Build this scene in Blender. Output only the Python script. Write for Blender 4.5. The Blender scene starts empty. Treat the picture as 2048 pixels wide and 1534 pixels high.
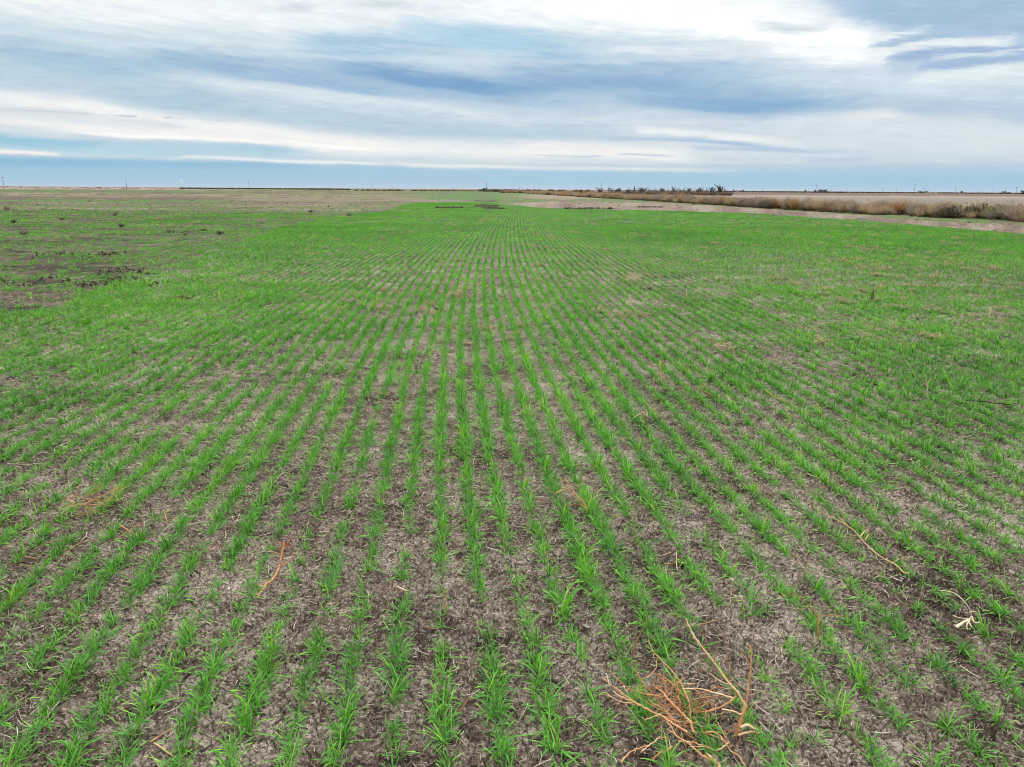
import bpy, math, random
import numpy as np
from mathutils import Vector, Matrix

R = math.radians
S = bpy.context.scene
random.seed(7)
rng = np.random.default_rng(11)

# ------------------------------------------------------------------ camera
CAM_H = 1.95
F_PX = 1430.0            # focal length in pixels of a 2048 wide picture
PITCH = math.atan(0.2715)
ROLL = 0.00635
_F = np.array([0, math.cos(PITCH), -math.sin(PITCH)])
_U0 = np.array([0, math.sin(PITCH), math.cos(PITCH)])
_R0 = np.array([1.0, 0, 0])
_Rt = math.cos(ROLL) * _R0 + math.sin(ROLL) * _U0
_Up = -math.sin(ROLL) * _R0 + math.cos(ROLL) * _U0
cd = bpy.data.cameras.new('camera')
cam = bpy.data.objects.new('camera', cd)
S.collection.objects.link(cam)
m = Matrix(((_Rt[0], _Up[0], -_F[0], 0), (_Rt[1], _Up[1], -_F[1], 0), (_Rt[2], _Up[2], -_F[2], CAM_H), (0, 0, 0, 1)))
cam.matrix_world = m
cd.sensor_width = 36
cd.sensor_fit = 'HORIZONTAL'
cd.lens = 36 * F_PX / 2048
cd.clip_start = 0.05
cd.clip_end = 60000
S.camera = cam
S.render.resolution_x, S.render.resolution_y = 1024, 767

# ------------------------------------------------------------------ exposure
S.view_settings.view_transform = 'Standard'
S.view_settings.look = 'None'
S.view_settings.exposure = 0.0
S.view_settings.gamma = 1.0
S.cycles.max_bounces = 5
S.cycles.transparent_max_bounces = 4
S.cycles.use_adaptive_sampling = True
S.cycles.filter_width = 0.9

SUN_EL, SUN_AZ = 38.0, 10.0      # behind the bright cloud up ahead
SUN_STRENGTH = 1.5
ZENITH = 3.4                     # overcast: brighter overhead than low down
sl = bpy.data.lights.new('sun', 'SUN')
sl.energy = SUN_STRENGTH
sl.angle = R(10)
sl.color = (1.0, 0.95, 0.88)
sun = bpy.data.objects.new('sun', sl)
S.collection.objects.link(sun)
sun.rotation_euler = (R(90 - SUN_EL), 0, R(180 - SUN_AZ))
sun.location = (0, 0, 30)


def ray(px, py):
    a = (np.asarray(px, float) - 1024) / F_PX
    b = (767 - np.asarray(py, float)) / F_PX
    return a[..., None] * _Rt + b[..., None] * _Up + _F


def azel(px, py):
    d = ray(px, py)
    return (np.degrees(np.arctan2(d[..., 0], d[..., 1])),
            np.degrees(np.arctan2(d[..., 2], np.hypot(d[..., 0], d[..., 1]))))


def srgb(r, g, b, k=1.0):
    c = np.array([r, g, b], float) / 255
    c = np.where(c <= 0.04045, c / 12.92, ((c + 0.055) / 1.055) ** 2.4) * k
    return (float(c[0]), float(c[1]), float(c[2]), 1.0)


# ------------------------------------------------------------------ node helper
class NT:
    def __init__(s, tree):
        s.t = tree
        s.n = tree.nodes
        s.l = tree.links

    def put(s, sock, v):
        if v is None:
            return
        if isinstance(v, bpy.types.NodeSocket):
            s.l.new(v, sock)
        else:
            if sock.type == 'RGBA' and not hasattr(v, '__len__'):
                v = (v, v, v, 1)
            sock.default_value = v

    def m(s, op, a, b=None, c=None, clamp=False):
        n = s.n.new('ShaderNodeMath')
        n.operation = op
        n.use_clamp = clamp
        s.put(n.inputs[0], a)
        s.put(n.inputs[1], b)
        s.put(n.inputs[2], c)
        return n.outputs[0]

    def mix(s, f, a, b, mode='MIX'):
        n = s.n.new('ShaderNodeMix')
        n.data_type = 'RGBA'
        n.blend_type = mode
        s.put(n.inputs[0], f)
        s.put(n.inputs[6], a)
        s.put(n.inputs[7], b)
        return n.outputs[2]

    def mr(s, v, a, b, c=0.0, d=1.0, smooth=False):
        n = s.n.new('ShaderNodeMapRange')
        n.interpolation_type = 'SMOOTHSTEP' if smooth else 'LINEAR'
        for i, x in enumerate((v, a, b, c, d)):
            s.put(n.inputs[i], x)
        return n.outputs[0]

    def xyz(s, x, y, z=0.0):
        n = s.n.new('ShaderNodeCombineXYZ')
        for i, v in enumerate((x, y, z)):
            s.put(n.inputs[i], v)
        return n.outputs[0]

    def noise(s, vec, scale, detail=4, rough=0.5, dist=0.0):
        n = s.n.new('ShaderNodeTexNoise')
        s.put(n.inputs['Vector'], vec)
        n.inputs['Scale'].default_value = scale
        n.inputs['Detail'].default_value = detail
        n.inputs['Roughness'].default_value = rough
        n.inputs['Distortion'].default_value = dist
        return n.outputs[0]

    def ramp(s, f, stops, interp='LINEAR'):
        n = s.n.new('ShaderNodeValToRGB')
        s.put(n.inputs[0], f)
        e = n.color_ramp.elements
        n.color_ramp.interpolation = interp
        while len(e) < len(stops):
            e.new(0.5)
        for i, (p, c) in enumerate(stops):
            e[i].position = p
            e[i].color = c if hasattr(c, '__len__') else (c, c, c, 1)
        return n.outputs[0]

    def curve(s, f, pts):
        n = s.n.new('ShaderNodeFloatCurve')
        s.put(n.inputs[1], f)
        cu = n.mapping.curves[0]
        pts = sorted(pts)
        while len(cu.points) < len(pts):
            cu.points.new(0.5, 0.5)
        for i, p in enumerate(pts):
            cu.points[i].location = p
            cu.points[i].handle_type = 'AUTO_CLAMPED'
        n.mapping.extend = 'HORIZONTAL'
        n.mapping.update()
        return n.outputs[0]


# ------------------------------------------------------------------ sky
w = bpy.data.worlds.new('World')
S.world = w
w.use_nodes = True
T = NT(w.node_tree)
T.n.clear()
sky = T.n.new('ShaderNodeTexSky')
sky.sky_type = 'NISHITA'
sky.sun_disc = False
sky.sun_elevation = R(SUN_EL)
sky.sun_rotation = R(SUN_AZ)
SKY_BG = 0.1
tc = T.n.new('ShaderNodeTexCoord')
sep = T.n.new('ShaderNodeSeparateXYZ')
T.l.new(tc.outputs['Generated'], sep.inputs[0])
DX, DY, DZ = sep.outputs
AZ = T.m('MULTIPLY', T.m('ARCTAN2', DX, DY), 180 / math.pi)
EL = T.m('MULTIPLY', T.m('ARCSINE', DZ), 180 / math.pi)
# wispy displacement of the layers, finer towards the horizon
skew = T.m('ADD', EL, T.m('MULTIPLY', AZ, 0.10))
skew2 = T.m('SUBTRACT', EL, T.m('MULTIPLY', AZ, 0.18))
n_a = T.noise(T.xyz(T.m('MULTIPLY', AZ, 0.045), T.m('MULTIPLY', skew, 0.33)), 1.0, 6, 0.62, 0.6)
n_b = T.noise(T.xyz(T.m('MULTIPLY', AZ, 0.16), T.m('MULTIPLY', skew, 1.5), 4.0), 1.0, 7, 0.66, 0.4)
n_c = T.noise(T.xyz(T.m('MULTIPLY', AZ, 0.22), T.m('MULTIPLY', skew2, 0.9), 9.0), 1.0, 6, 0.6, 1.2)
elc = T.m('MAXIMUM', T.m('MINIMUM', EL, 16.0), 0.0)
warp = T.m('ADD', T.m('MULTIPLY', T.m('SUBTRACT', n_a, 0.5), 0.15), T.m('MULTIPLY', T.m('SUBTRACT', n_b, 0.5), 0.13))
ELW = T.m('ADD', EL, T.m('MULTIPLY', elc, warp))
AZN = T.m('DIVIDE', T.m('ADD', T.m('ADD', AZ, 40.0), T.m('MULTIPLY', T.m('SUBTRACT', n_c, 0.5), 3.0)), 80.0, clamp=True)
EMAX = 20.0


def base_stop(y, c):
    return (float(azel(1024, y)[1]) / EMAX, srgb(*c))


stops = [base_stop(y, c) for y, c in ((379, (190, 208, 226)), (372, (178, 205, 226)), (358, (165, 202, 224)), (345, (168, 203, 226)),
                                      (330, (186, 208, 224)), (312, (205, 220, 230)), (285, (208, 220, 230)), (240, (196, 213, 227)),
                                      (190, (190, 210, 227)), (140, (195, 215, 229)), (90, (200, 220, 231)), (40, (212, 228, 236)), (0, (222, 234, 240)))]
col = T.ramp(T.m('DIVIDE', ELW, EMAX), stops)


def band(color, pts, up, dn, k=1.0):
    """a cloud layer: pts = (px, py, amount), laid out in azimuth / elevation"""
    global col
    P = []
    A = []
    for x, y, a in pts:
        az, el = azel(x, y)
        P.append((float((az + 40) / 80), float(el / EMAX)))
        A.append((float((az + 40) / 80), a))
    c = T.m('MULTIPLY', T.curve(AZN, P), EMAX) if len({round(p[1], 3) for p in P}) > 1 else P[0][1] * EMAX
    a = T.curve(AZN, A)
    d = T.m('SUBTRACT', ELW, c)
    ppd = F_PX * math.pi / 180
    tu = T.m('DIVIDE', T.m('MAXIMUM', d, 0.0), up / ppd)
    td = T.m('DIVIDE', T.m('MINIMUM', d, 0.0), dn / ppd)
    t = T.m('SUBTRACT', tu, td)
    g = T.m('POWER', 2.718, T.m('MULTIPLY', T.m('POWER', t, 2.4), -1.0))
    col = T.mix(T.m('MULTIPLY', g, a, clamp=True), col, srgb(*color, k))


band((210, 228, 234), [(0, 70, .8), (250, 88, .8), (500, 84, .8), (640, 84, 0)], 26, 18)
band((250, 253, 254), [(0, -12, .95), (200, 10, .95), (450, 22, .9), (700, 34, .8), (950, 25, .7), (1100, 10, .7), (1200, 0, 0)], 60, 30)
band((186, 204, 213), [(540, 14, 0), (600, 14, .5), (660, 14, 0), (760, 8, .5), (840, 10, 0)], 8, 8)
band((192, 213, 226), [(0, 95, .9), (200, 112, .9), (330, 125, .9), (500, 120, .4), (600, 120, 0)], 26, 40)
band((150, 194, 224), [(560, 85, 0), (640, 92, .6), (720, 100, .75), (850, 94, .6), (960, 78, .7), (1080, 105, .8), (1180, 125, .3), (1250, 130, 0)], 26, 15)
band((176, 212, 232), [(780, 52, 0), (880, 60, .8), (1000, 78, .9), (1100, 85, .3), (1150, 90, 0)], 18, 22)
band((170, 202, 220), [(0, 106, .3), (120, 128, .9), (230, 142, .95), (330, 134, .8), (430, 130, .6), (512, 140, .0)], 18, 14)
band((148, 183, 214), [(300, 118, 0), (380, 130, .6), (512, 153, .75), (650, 170, .85), (740, 180, .85), (850, 185, .6), (1000, 200, .65), (1100, 208, .4), (1200, 212, 0)], 26, 8)
band((113, 161, 203), [(590, 135, 0), (680, 140, .45), (740, 146, .9), (820, 160, 1), (910, 172, 1), (1020, 178, .95), (1150, 168, .8), (1260, 164, .95), (1310, 172, .8), (1400, 182, .5), (1450, 185, 0)], 20, 9)
band((142, 180, 212), [(980, 160, 0), (1100, 158, .8), (1250, 165, .8), (1400, 180, .8), (1500, 200, .8), (1620, 212, .6), (1740, 222, .3), (1820, 225, 0)], 34, 30)
band((165, 190, 220), [(560, 150, 0), (680, 158, .7), (760, 170, .6), (900, 184, .5), (1000, 194, 0)], 3, 3)
band((128, 172, 210), [(1200, 200, 0), (1330, 208, .7), (1430, 216, .9), (1560, 218, .95), (1640, 214, .6), (1720, 210, 0)], 15, 10)
band((217, 230, 237), [(300, 148, 0), (430, 164, .6), (550, 180, .9), (680, 193, .9), (800, 206, .9), (900, 218, .9), (980, 232, 1), (1060, 242, .9), (1180, 240, .6), (1300, 232, .3), (1380, 235, 0)], 8, 18)
band((232, 236, 240), [(900, 225, 0), (960, 235, .8), (1030, 245, .9), (1080, 248, 0)], 4, 7)
band((176, 203, 220), [(180, 196, .0), (290, 205, .7), (400, 215, .9), (512, 232, .8), (640, 245, .8), (760, 258, .9), (900, 262, .9), (1050, 266, .9), (1150, 268, .7), (1300, 262, .0)], 24, 12)
band((244, 244, 244), [(0, 195, .9), (100, 204, .95), (200, 216, 1), (300, 236, 1), (400, 252, 1), (512, 262, 1), (600, 278, 1), (700, 292, 1), (850, 298, .8), (1000, 304, .8), (1150, 302, .9), (1300, 308, .8), (1400, 312, 0)], 15, 15)
band((246, 245, 244), [(0, 238, 1), (130, 252, .9), (260, 262, .9), (380, 270, 1), (512, 280, 1), (640, 288, 1), (760, 298, .6), (820, 300, 0)], 14, 9)
band((222, 228, 231), [(0, 226, .7), (130, 230, .8), (260, 242, .8), (360, 252, .5), (420, 258, 0)], 8, 8)
band((255, 254, 252), [(120, 262, 0), (200, 267, .9), (300, 273, 1), (400, 277, 1), (520, 283, 1), (560, 286, .6), (640, 292, .9), (720, 298, .6), (760, 300, 0)], 4, 4)
band((160, 176, 190), [(250, 230, 0), (262, 231, .7), (282, 233, 0), (318, 233, 0), (335, 234, .6), (350, 235, 0)], 2, 1.6)
band((150, 200, 223), [(0, 279, 1), (100, 286, 1), (200, 290, .7), (300, 291, .45), (420, 293, .5), (512, 296, .7), (580, 300, .3), (680, 305, 0)], 8, 12)
band((176, 213, 228), [(80, 302, 0), (200, 305, .8), (350, 306, .6), (500, 308, .4), (640, 312, 0)], 12, 10)
band((247, 243, 240), [(0, 304, 1), (60, 307, 1), (100, 309, .9), (135, 311, 0)], 4, 3)
band((140, 189, 220), [(0, 321, .95), (120, 325, .95), (260, 326, .9), (380, 328, .8), (512, 330, .8), (640, 334, .4), (760, 338, .2), (900, 344, 0)], 7, 12)
band((160, 200, 225), [(0, 350, .5), (500, 350, .5), (900, 352, .7), (1200, 356, .8), (1536, 360, .8), (2048, 360, .7)], 14, 14)
band((236, 242, 244), [(340, 312, 0), (420, 314, .7), (512, 318, .7), (600, 322, .9), (700, 325, .9), (780, 328, 0)], 3, 3)
band((230, 235, 238), [(760, 326, 0), (860, 331, .9), (1000, 334, .9), (1100, 336, .6), (1250, 338, .7), (1380, 340, .5), (1500, 343, 0)], 4, 4)
band((240, 239, 239), [(1030, 288, 0), (1100, 292, .8), (1180, 298, .9), (1260, 308, .9), (1340, 314, .5), (1450, 318, 0)], 8, 8)
band((238, 241, 243), [(1270, 258, 0), (1310, 262, .9), (1380, 268, .9), (1460, 277, .9), (1560, 284, .5), (1620, 290, 0)], 7, 5)
band((152, 184, 219), [(1170, 276, 0), (1260, 278, .5), (1360, 279, .65), (1430, 284, .75), (1540, 296, .65), (1640, 304, .45), (1740, 306, 0)], 4, 3.5)
band((176, 198, 222), [(1380, 296, 0), (1450, 298, .8), (1560, 302, .9), (1640, 305, 0)], 5, 3)
band((176, 200, 222), [(1070, 309, 0), (1110, 311, .6), (1180, 313, .6), (1230, 311, 0), (1270, 309, .7), (1320, 311, .6), (1360, 312, 0)], 1.8, 2)
band((183, 202, 222), [(1600, 322, 0), (1660, 321, .8), (1740, 321, .6), (1800, 324, 0), (1900, 322, .0), (1960, 324, .5), (2048, 326, .4)], 4, 5)
band((216, 228, 236), [(1500, 240, 0), (1620, 240, .7), (1740, 236, .8), (1850, 250, .9), (2048, 268, .9)], 14, 34)
band((232, 236, 240), [(1640, 240, 0), (1740, 232, .7), (1800, 234, .5), (1900, 244, 0)], 8, 6)
band((178, 199, 222), [(1780, 212, 0), (1860, 214, .8), (1930, 205, .8), (2048, 222, .9)], 26, 16)
band((206, 223, 233), [(1480, 120, 0), (1580, 140, .8), (1700, 155, .9), (1850, 165, .9), (2048, 170, .8)], 30, 26)
band((226, 236, 242), [(1200, 95, 0), (1270, 98, .7), (1340, 106, .8), (1400, 104, .6), (1500, 112, .5), (1560, 120, 0)], 9, 10)
band((166, 195, 223), [(1240, 125, 0), (1300, 128, .7), (1400, 130, .7), (1500, 140, .3), (1560, 150, 0)], 12, 12)
band((164, 193, 219), [(1600, -10, 0), (1680, 0, .8), (1750, 26, 1), (1850, 30, 1), (1950, 40, 1), (2048, 48, 1)], 90, 30)
band((250, 253, 254), [(820, -20, 0), (940, 0, .3), (1040, 14, .7), (1150, 20, .95), (1250, 28, 1), (1400, 45, 1), (1500, 62, 1), (1600, 88, 1), (1680, 98, 1), (1740, 102, .95), (1790, 104, 0)], 60, 28, 1.06)
band((255, 255, 255), [(1080, 10, 0), (1180, 16, 1), (1300, 26, 1), (1420, 44, 1), (1520, 60, 1), (1600, 84, 1), (1700, 92, .9), (1740, 98, 0)], 44, 18, 1.06)
band((164, 193, 219), [(1640, 0, 0), (1720, 22, .9), (1780, 40, 1), (1880, 45, 1), (1950, 50, 1), (2048, 55, 1)], 90, 20)
band((178, 201, 215), [(1490, 52, 0), (1535, 53, .45), (1580, 58, .65), (1615, 56, .5), (1680, 44, 0)], 14, 9)
band((160, 188, 214), [(1735, 98, 0), (1765, 92, .9), (1820, 86, .9), (1880, 74, .8), (1950, 68, 0)], 9, 8)
band((234, 241, 243), [(1730, 82, 0), (1765, 74, .9), (1800, 68, .9), (1840, 60, .5), (1870, 56, 0)], 5, 5)
band((158, 184, 216), [(1765, 120, 0), (1800, 114, .9), (1860, 110, 1), (1950, 104, 1), (2048, 92, .9)], 8, 9)
band((236, 243, 245), [(1720, 102, 0), (1760, 102, 1), (1820, 96, 1), (1880, 88, 1), (1950, 83, 1), (2000, 80, .8), (2048, 78, 0)], 6, 6)
band((226, 236, 242), [(1860, 118, 0), (1920, 112, .8), (1990, 105, .8), (2048, 98, .8)], 3, 3)
band((156, 183, 216), [(1830, 132, 0), (1880, 126, .9), (1960, 120, .9), (2048, 110, .9)], 7, 7)
band((230, 240, 244), [(1820, 150, 0), (1900, 143, .8), (1980, 137, .9), (2048, 136, .9)], 7, 16)
n_d = T.noise(T.xyz(T.m('MULTIPLY', AZ, 0.5), T.m('MULTIPLY', skew, 4.0), 7.0), 1.0, 6, 0.65, 0.8)
# fibres
fine = T.m('ADD', T.m('MULTIPLY', T.m('SUBTRACT', n_d, 0.5), 0.30), T.m('ADD', T.m('MULTIPLY', T.m('SUBTRACT', n_b, 0.5), 0.26), T.m('MULTIPLY', T.m('SUBTRACT', n_c, 0.5), 0.24)))
lowfade = T.mr(EL, 0.4, 6.0, 0.25, 1.0)
gain = T.m('ADD', 1.0, T.m('MULTIPLY', fine, lowfade))
colf = T.mix(1.0, col, T.xyz(gain, gain, T.m('ADD', 1.0, T.m('MULTIPLY', T.m('SUBTRACT', gain, 1.0), 0.6))), 'MULTIPLY')
# above the picture: a bright overcast sheet over the Nishita sky
zen = T.mr(EL, 17.0, 60.0, 1.0, ZENITH, True)
high = T.mix(n_a, (0.80, 0.87, 0.94, 1), (0.97, 0.98, 1.0, 1))
high = T.mix(1.0, high, T.xyz(zen, zen, zen), 'MULTIPLY')
colf = T.mix(T.mr(EL, 16.0, 24.0, 0, 1, True), colf, high)
# behind the view: plain overcast
side = T.mr(T.m('ABSOLUTE', AZ), 40.0, 60.0, 0, 1, True)
plain = T.mix(n_a, (0.52, 0.62, 0.74, 1), (0.82, 0.86, 0.90, 1))
colf = T.mix(T.m('MULTIPLY', side, T.mr(EL, 16.0, 24.0, 1, 0, True)), colf, plain)
cloud = T.mix(1.0, colf, (1 / SKY_BG, 1 / SKY_BG, 1 / SKY_BG, 1), 'MULTIPLY')
full = T.mix(0.04, cloud, sky.outputs[0])
bg = T.n.new('ShaderNodeBackground')
bg.inputs[1].default_value = SKY_BG
T.l.new(full, bg.inputs[0])
wo = T.n.new('ShaderNodeOutputWorld')
T.l.new(bg.outputs[0], wo.inputs[0])
w.cycles.sampling_method = 'MANUAL'
w.cycles.sample_map_resolution = 512


# ------------------------------------------------------------------ numpy noise
def _h(ix, iy, s):
    n = (ix.astype(np.int64) * 374761393 + iy.astype(np.int64) * 668265263 + s * 1442695041) & 0xFFFFFFFF
    n = ((n ^ (n >> 13)) * 1274126177) & 0xFFFFFFFF
    n = ((n ^ (n >> 15)) * 2246822519) & 0xFFFFFFFF
    return ((n ^ (n >> 16)) & 0xFFFFFF) / 16777215.0


def vnoise(x, y, s=0):
    ix, iy = np.floor(x), np.floor(y)
    fx, fy = x - ix, y - iy
    fx = fx * fx * (3 - 2 * fx)
    fy = fy * fy * (3 - 2 * fy)
    a, b = _h(ix, iy, s), _h(ix + 1, iy, s)
    c, d = _h(ix, iy + 1, s), _h(ix + 1, iy + 1, s)
    return (a * (1 - fx) + b * fx) * (1 - fy) + (c * (1 - fx) + d * fx) * fy


def fbm(x, y, o=4, s=0, g=0.5):
    t = 0
    a = 1.0
    tot = 0
    for i in range(o):
        t = t + a * vnoise(x * 2 ** i + i * 17.3, y * 2 ** i - i * 9.1, s + i)
        tot += a
        a *= g
    return t / tot


def voro(x, y, s=0):
    ix, iy = np.floor(x), np.floor(y)
    f1 = np.full(x.shape, 9.0)
    f2 = np.full(x.shape, 9.0)
    cid = np.zeros(x.shape)
    for dx in (-1, 0, 1):
        for dy in (-1, 0, 1):
            cx, cy = ix + dx, iy + dy
            hx, hy = _h(cx, cy, s), _h(cx, cy, s + 7)
            d = np.hypot(cx + hx - x, cy + hy - y)
            cl = d < f1
            f2 = np.where(cl, f1, np.minimum(f2, d))
            cid = np.where(cl, hx * 0.7 + hy * 0.3, cid)
            f1 = np.where(cl, d, f1)
    return f1, f2, cid


def sstep(a, b, x):
    t = np.clip((x - a) / (b - a), 0, 1)
    return t * t * (3 - 2 * t)


# ------------------------------------------------------------------ layout of the field
ROW = 0.19


def Xrow(y):
    return 0.155 * 13 * (np.exp(-y / 13) - 1) + 0.010 * y


def Hrow(y):
    return -0.155 * np.exp(-y / 13) + 0.010


def P(px, py, z=0.0):
    d = ray(px, py)
    t = (z - CAM_H) / d[..., 2]
    q = d * t[..., None] + np.array([0, 0, CAM_H])
    return q if q.ndim > 1 else Vector(q)


def Q(px, py, y):
    """point of the place seen at px,py that stands at depth y"""
    d = ray(px, py)
    return Vector((d * (y / d[1]) + np.array([0, 0, CAM_H])))


def to_px(x, y):
    v = np.stack([x, y, np.full_like(x, -CAM_H)], -1)
    dz = np.maximum(v @ _F, 1e-3)
    return 1024 + F_PX * (v @ _Rt) / dz, 767 - F_PX * (v @ _Up) / dz


_p = P(890, 1365)
ROW_OFF = _p[0] - float(Xrow(_p[1]))
HZ = lambda u: 372.3 + u * 0.00635


def left_edge(u):      # the rows stop here, beyond lies the thin cross-drilled part
    return np.interp(u, [-3000, -600, 0, 130, 230, 330, 420, 500, 560, 640, 770, 830, 900], [1500, 860, 640, 610, 575, 540, 505, 480, 455, 440, 421, 405, 300])


def hgt(x, y):
    r = np.hypot(x, y)
    fade = np.clip(1.5 - r / 26, 0, 1)
    u = (x - ROW_OFF - Xrow(y)) / ROW
    h = 0.022 * (fbm(x * 1.3, y * 1.3, 3, 3) - 0.5) + 0.006 * np.cos(2 * np.pi * u)
    cl = fbm(x * 11, y * 11, 4, 21, 0.6)
    rough = sstep(0.42, 0.66, fbm(x * 1.7 + 5, y * 1.7, 3, 31))
    h = h + (0.020 + 0.056 * rough) * (cl - 0.5)
    wx = x + 0.03 * (vnoise(x * 14, y * 14, 51) - 0.5)
    wy = y + 0.03 * (vnoise(x * 14, y * 14, 52) - 0.5)
    f1, f2, cid = voro(wx * 15, wy * 15, 41)
    h = h + 0.012 * (cid - 0.5) * (0.5 + rough) - 0.016 * (1 - sstep(0.0, 0.15, f2 - f1)) * (1 - 0.4 * rough)
    f1, f2, cid = voro(wx * 38, wy * 38, 43)
    h = h + (0.006 + 0.012 * rough) * (cid - 0.5) - 0.004 * (1 - sstep(0.0, 0.2, f2 - f1))
    return h * fade


# ------------------------------------------------------------------ object helpers
def link(o):
    S.collection.objects.link(o)
    return o


def tag(o, label=None, cat=None, group=None, kind=None):
    for k, v in (('label', label), ('category', cat), ('group', group), ('kind', kind)):
        if v:
            o[k] = v
    return o


def np_mesh(name, verts, quads=None, tris=None, mats=(), smooth=True):
    me = bpy.data.meshes.new(name)
    verts = np.asarray(verts, np.float32)
    me.vertices.add(len(verts))
    me.vertices.foreach_set('co', verts.ravel())
    loops = []
    starts = []
    n = 0
    for f, k in ((quads, 4), (tris, 3)):
        if f is not None and len(f):
            f = np.asarray(f, np.int32)
            loops.append(f.ravel())
            starts.append(n + np.arange(len(f)) * k)
            n += f.size
    loops = np.concatenate(loops)
    starts = np.concatenate(starts).astype(np.int32)
    me.loops.add(len(loops))
    me.loops.foreach_set('vertex_index', loops)
    me.polygons.add(len(starts))
    me.polygons.foreach_set('loop_start', starts)
    me.polygons.foreach_set('use_smooth', np.full(len(starts), smooth))
    for mm in mats:
        me.materials.append(mm)
    me.update(calc_edges=True)
    return me


def attr(me, name, typ, data, dom='POINT'):
    a = me.attributes.new(name, typ, dom)
    key = {'FLOAT': 'value', 'INT': 'value', 'FLOAT_VECTOR': 'vector', 'FLOAT_COLOR': 'color'}[typ]
    a.data.foreach_set(key, np.asarray(data, np.int32 if typ == 'INT' else np.float32).ravel())


def mat(name):
    mt = bpy.data.materials.new(name)
    mt.use_nodes = True
    t = NT(mt.node_tree)
    b = t.n['Principled BSDF']
    return mt, t, b


class Tubes:
    """collects tapering tubes / ribbons with a per-point colour value"""

    def __init__(s):
        s.v, s.q, s.t, s.c = [], [], [], []

    def tube(s, pts, rad, sides=5, val=0.5, wob=0.0, cap=True):
        pts = [Vector(p) for p in pts]
        n0 = len(s.v)
        up = Vector((0.3, 0.2, 1)).normalized()
        for i, p in enumerate(pts):
            a = pts[max(i - 1, 0)]
            b = pts[min(i + 1, len(pts) - 1)]
            d = (b - a)
            d = d.normalized() if d.length > 1e-9 else Vector((0, 0, 1))
            x = d.cross(up)
            x = x.normalized() if x.length > 1e-4 else Vector((1, 0, 0))
            y = d.cross(x)
            r = rad[i] if hasattr(rad, '__len__') else rad
            for k in range(sides):
                an = 2 * math.pi * k / sides
                rr = r * (1 + wob * (random.random() - 0.5) * 2)
                s.v.append(p + x * math.cos(an) * rr + y * math.sin(an) * rr)
                s.c.append(val if not hasattr(val, '__len__') else val[i])
        for i in range(len(pts) - 1):
            for k in range(sides):
                a = n0 + i * sides + k
                b = n0 + i * sides + (k + 1) % sides
                s.q.append((a, b, b + sides, a + sides))
        if cap:
            for e, base in ((0, n0), (1, n0 + (len(pts) - 1) * sides)):
                for k in range(1, sides - 1):
                    tr = (base, base + k, base + k + 1)
                    s.t.append(tr if e else tr[::-1])

    def smooth_tube(s, pts, r0, r1, sub=3, jit=0.0, **k):
        pts = [Vector(p) for p in pts]
        out = []
        for i in range(len(pts) - 1):
            p0, p1, p2, p3 = pts[max(i - 1, 0)], pts[i], pts[i + 1], pts[min(i + 2, len(pts) - 1)]
            for j in range(sub):
                t = j / sub
                q = 0.5 * ((2 * p1) + (p2 - p0) * t + (2 * p0 - 5 * p1 + 4 * p2 - p3) * t * t + (3 * p1 - p0 - 3 * p2 + p3) * t ** 3)
                out.append(q)
        out.append(pts[-1])
        if jit:
            out = [p + Vector((random.uniform(-1, 1), random.uniform(-1, 1), random.uniform(-1, 1))) * jit for p in out]
        n = len(out)
        s.tube(out, [r0 + (r1 - r0) * i / (n - 1) for i in range(n)], **k)

    def mesh(s, name, mt, off=Vector((0, 0, 0)), smooth=True):
        me = np_mesh(name, [tuple(p - off) for p in s.v], s.q, s.t, [mt], smooth)
        attr(me, 'val', 'FLOAT', s.c)
        return me

    def obj(s, name, mt, parent=None, off=Vector((0, 0, 0)), smooth=True):
        o = link(bpy.data.objects.new(name, s.mesh(name, mt, off, smooth)))
        if parent:
            o.parent = parent
        elif off.length:
            o.location = off
        return o


def empty(name, loc):
    o = link(bpy.data.objects.new(name, None))
    o.location = loc
    o.empty_display_size = 0.1
    return o


def scatter_object(name, pos, rot, scl, idx, coll):
    """ONE object that carries many instances of the meshes in coll"""
    me = bpy.data.meshes.new(name)
    me.vertices.add(len(pos))
    me.vertices.foreach_set('co', np.asarray(pos, np.float32).ravel())
    attr(me, 'rot', 'FLOAT_VECTOR', rot)
    attr(me, 'scl', 'FLOAT_VECTOR', scl)
    attr(me, 'idx', 'INT', idx)
    o = link(bpy.data.objects.new(name, me))
    g = bpy.data.node_groups.new(name + '_scatter', 'GeometryNodeTree')
    g.interface.new_socket('Geometry', in_out='INPUT', socket_type='NodeSocketGeometry')
    g.interface.new_socket('Geometry', in_out='OUTPUT', socket_type='NodeSocketGeometry')
    gi, go = g.nodes.new('NodeGroupInput'), g.nodes.new('NodeGroupOutput')
    ci = g.nodes.new('GeometryNodeCollectionInfo')
    ci.inputs[0].default_value = coll
    ci.inputs[1].default_value = True
    ci.inputs[2].default_value = True
    ip = g.nodes.new('GeometryNodeInstanceOnPoints')

    def na(nm, dt):
        n = g.nodes.new('GeometryNodeInputNamedAttribute')
        n.data_type = dt
        n.inputs[0].default_value = nm
        return n.outputs[0]
    L = g.links.new
    L(gi.outputs[0], ip.inputs['Points'])
    L(ci.outputs[0], ip.inputs['Instance'])
    ip.inputs['Pick Instance'].default_value = True
    L(na('idx', 'INT'), ip.inputs['Instance Index'])
    L(na('rot', 'FLOAT_VECTOR'), ip.inputs['Rotation'])
    L(na('scl', 'FLOAT_VECTOR'), ip.inputs['Scale'])
    L(ip.outputs[0], go.inputs[0])
    md = o.modifiers.new('scatter', 'NODES')
    md.node_group = g
    return o


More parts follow.
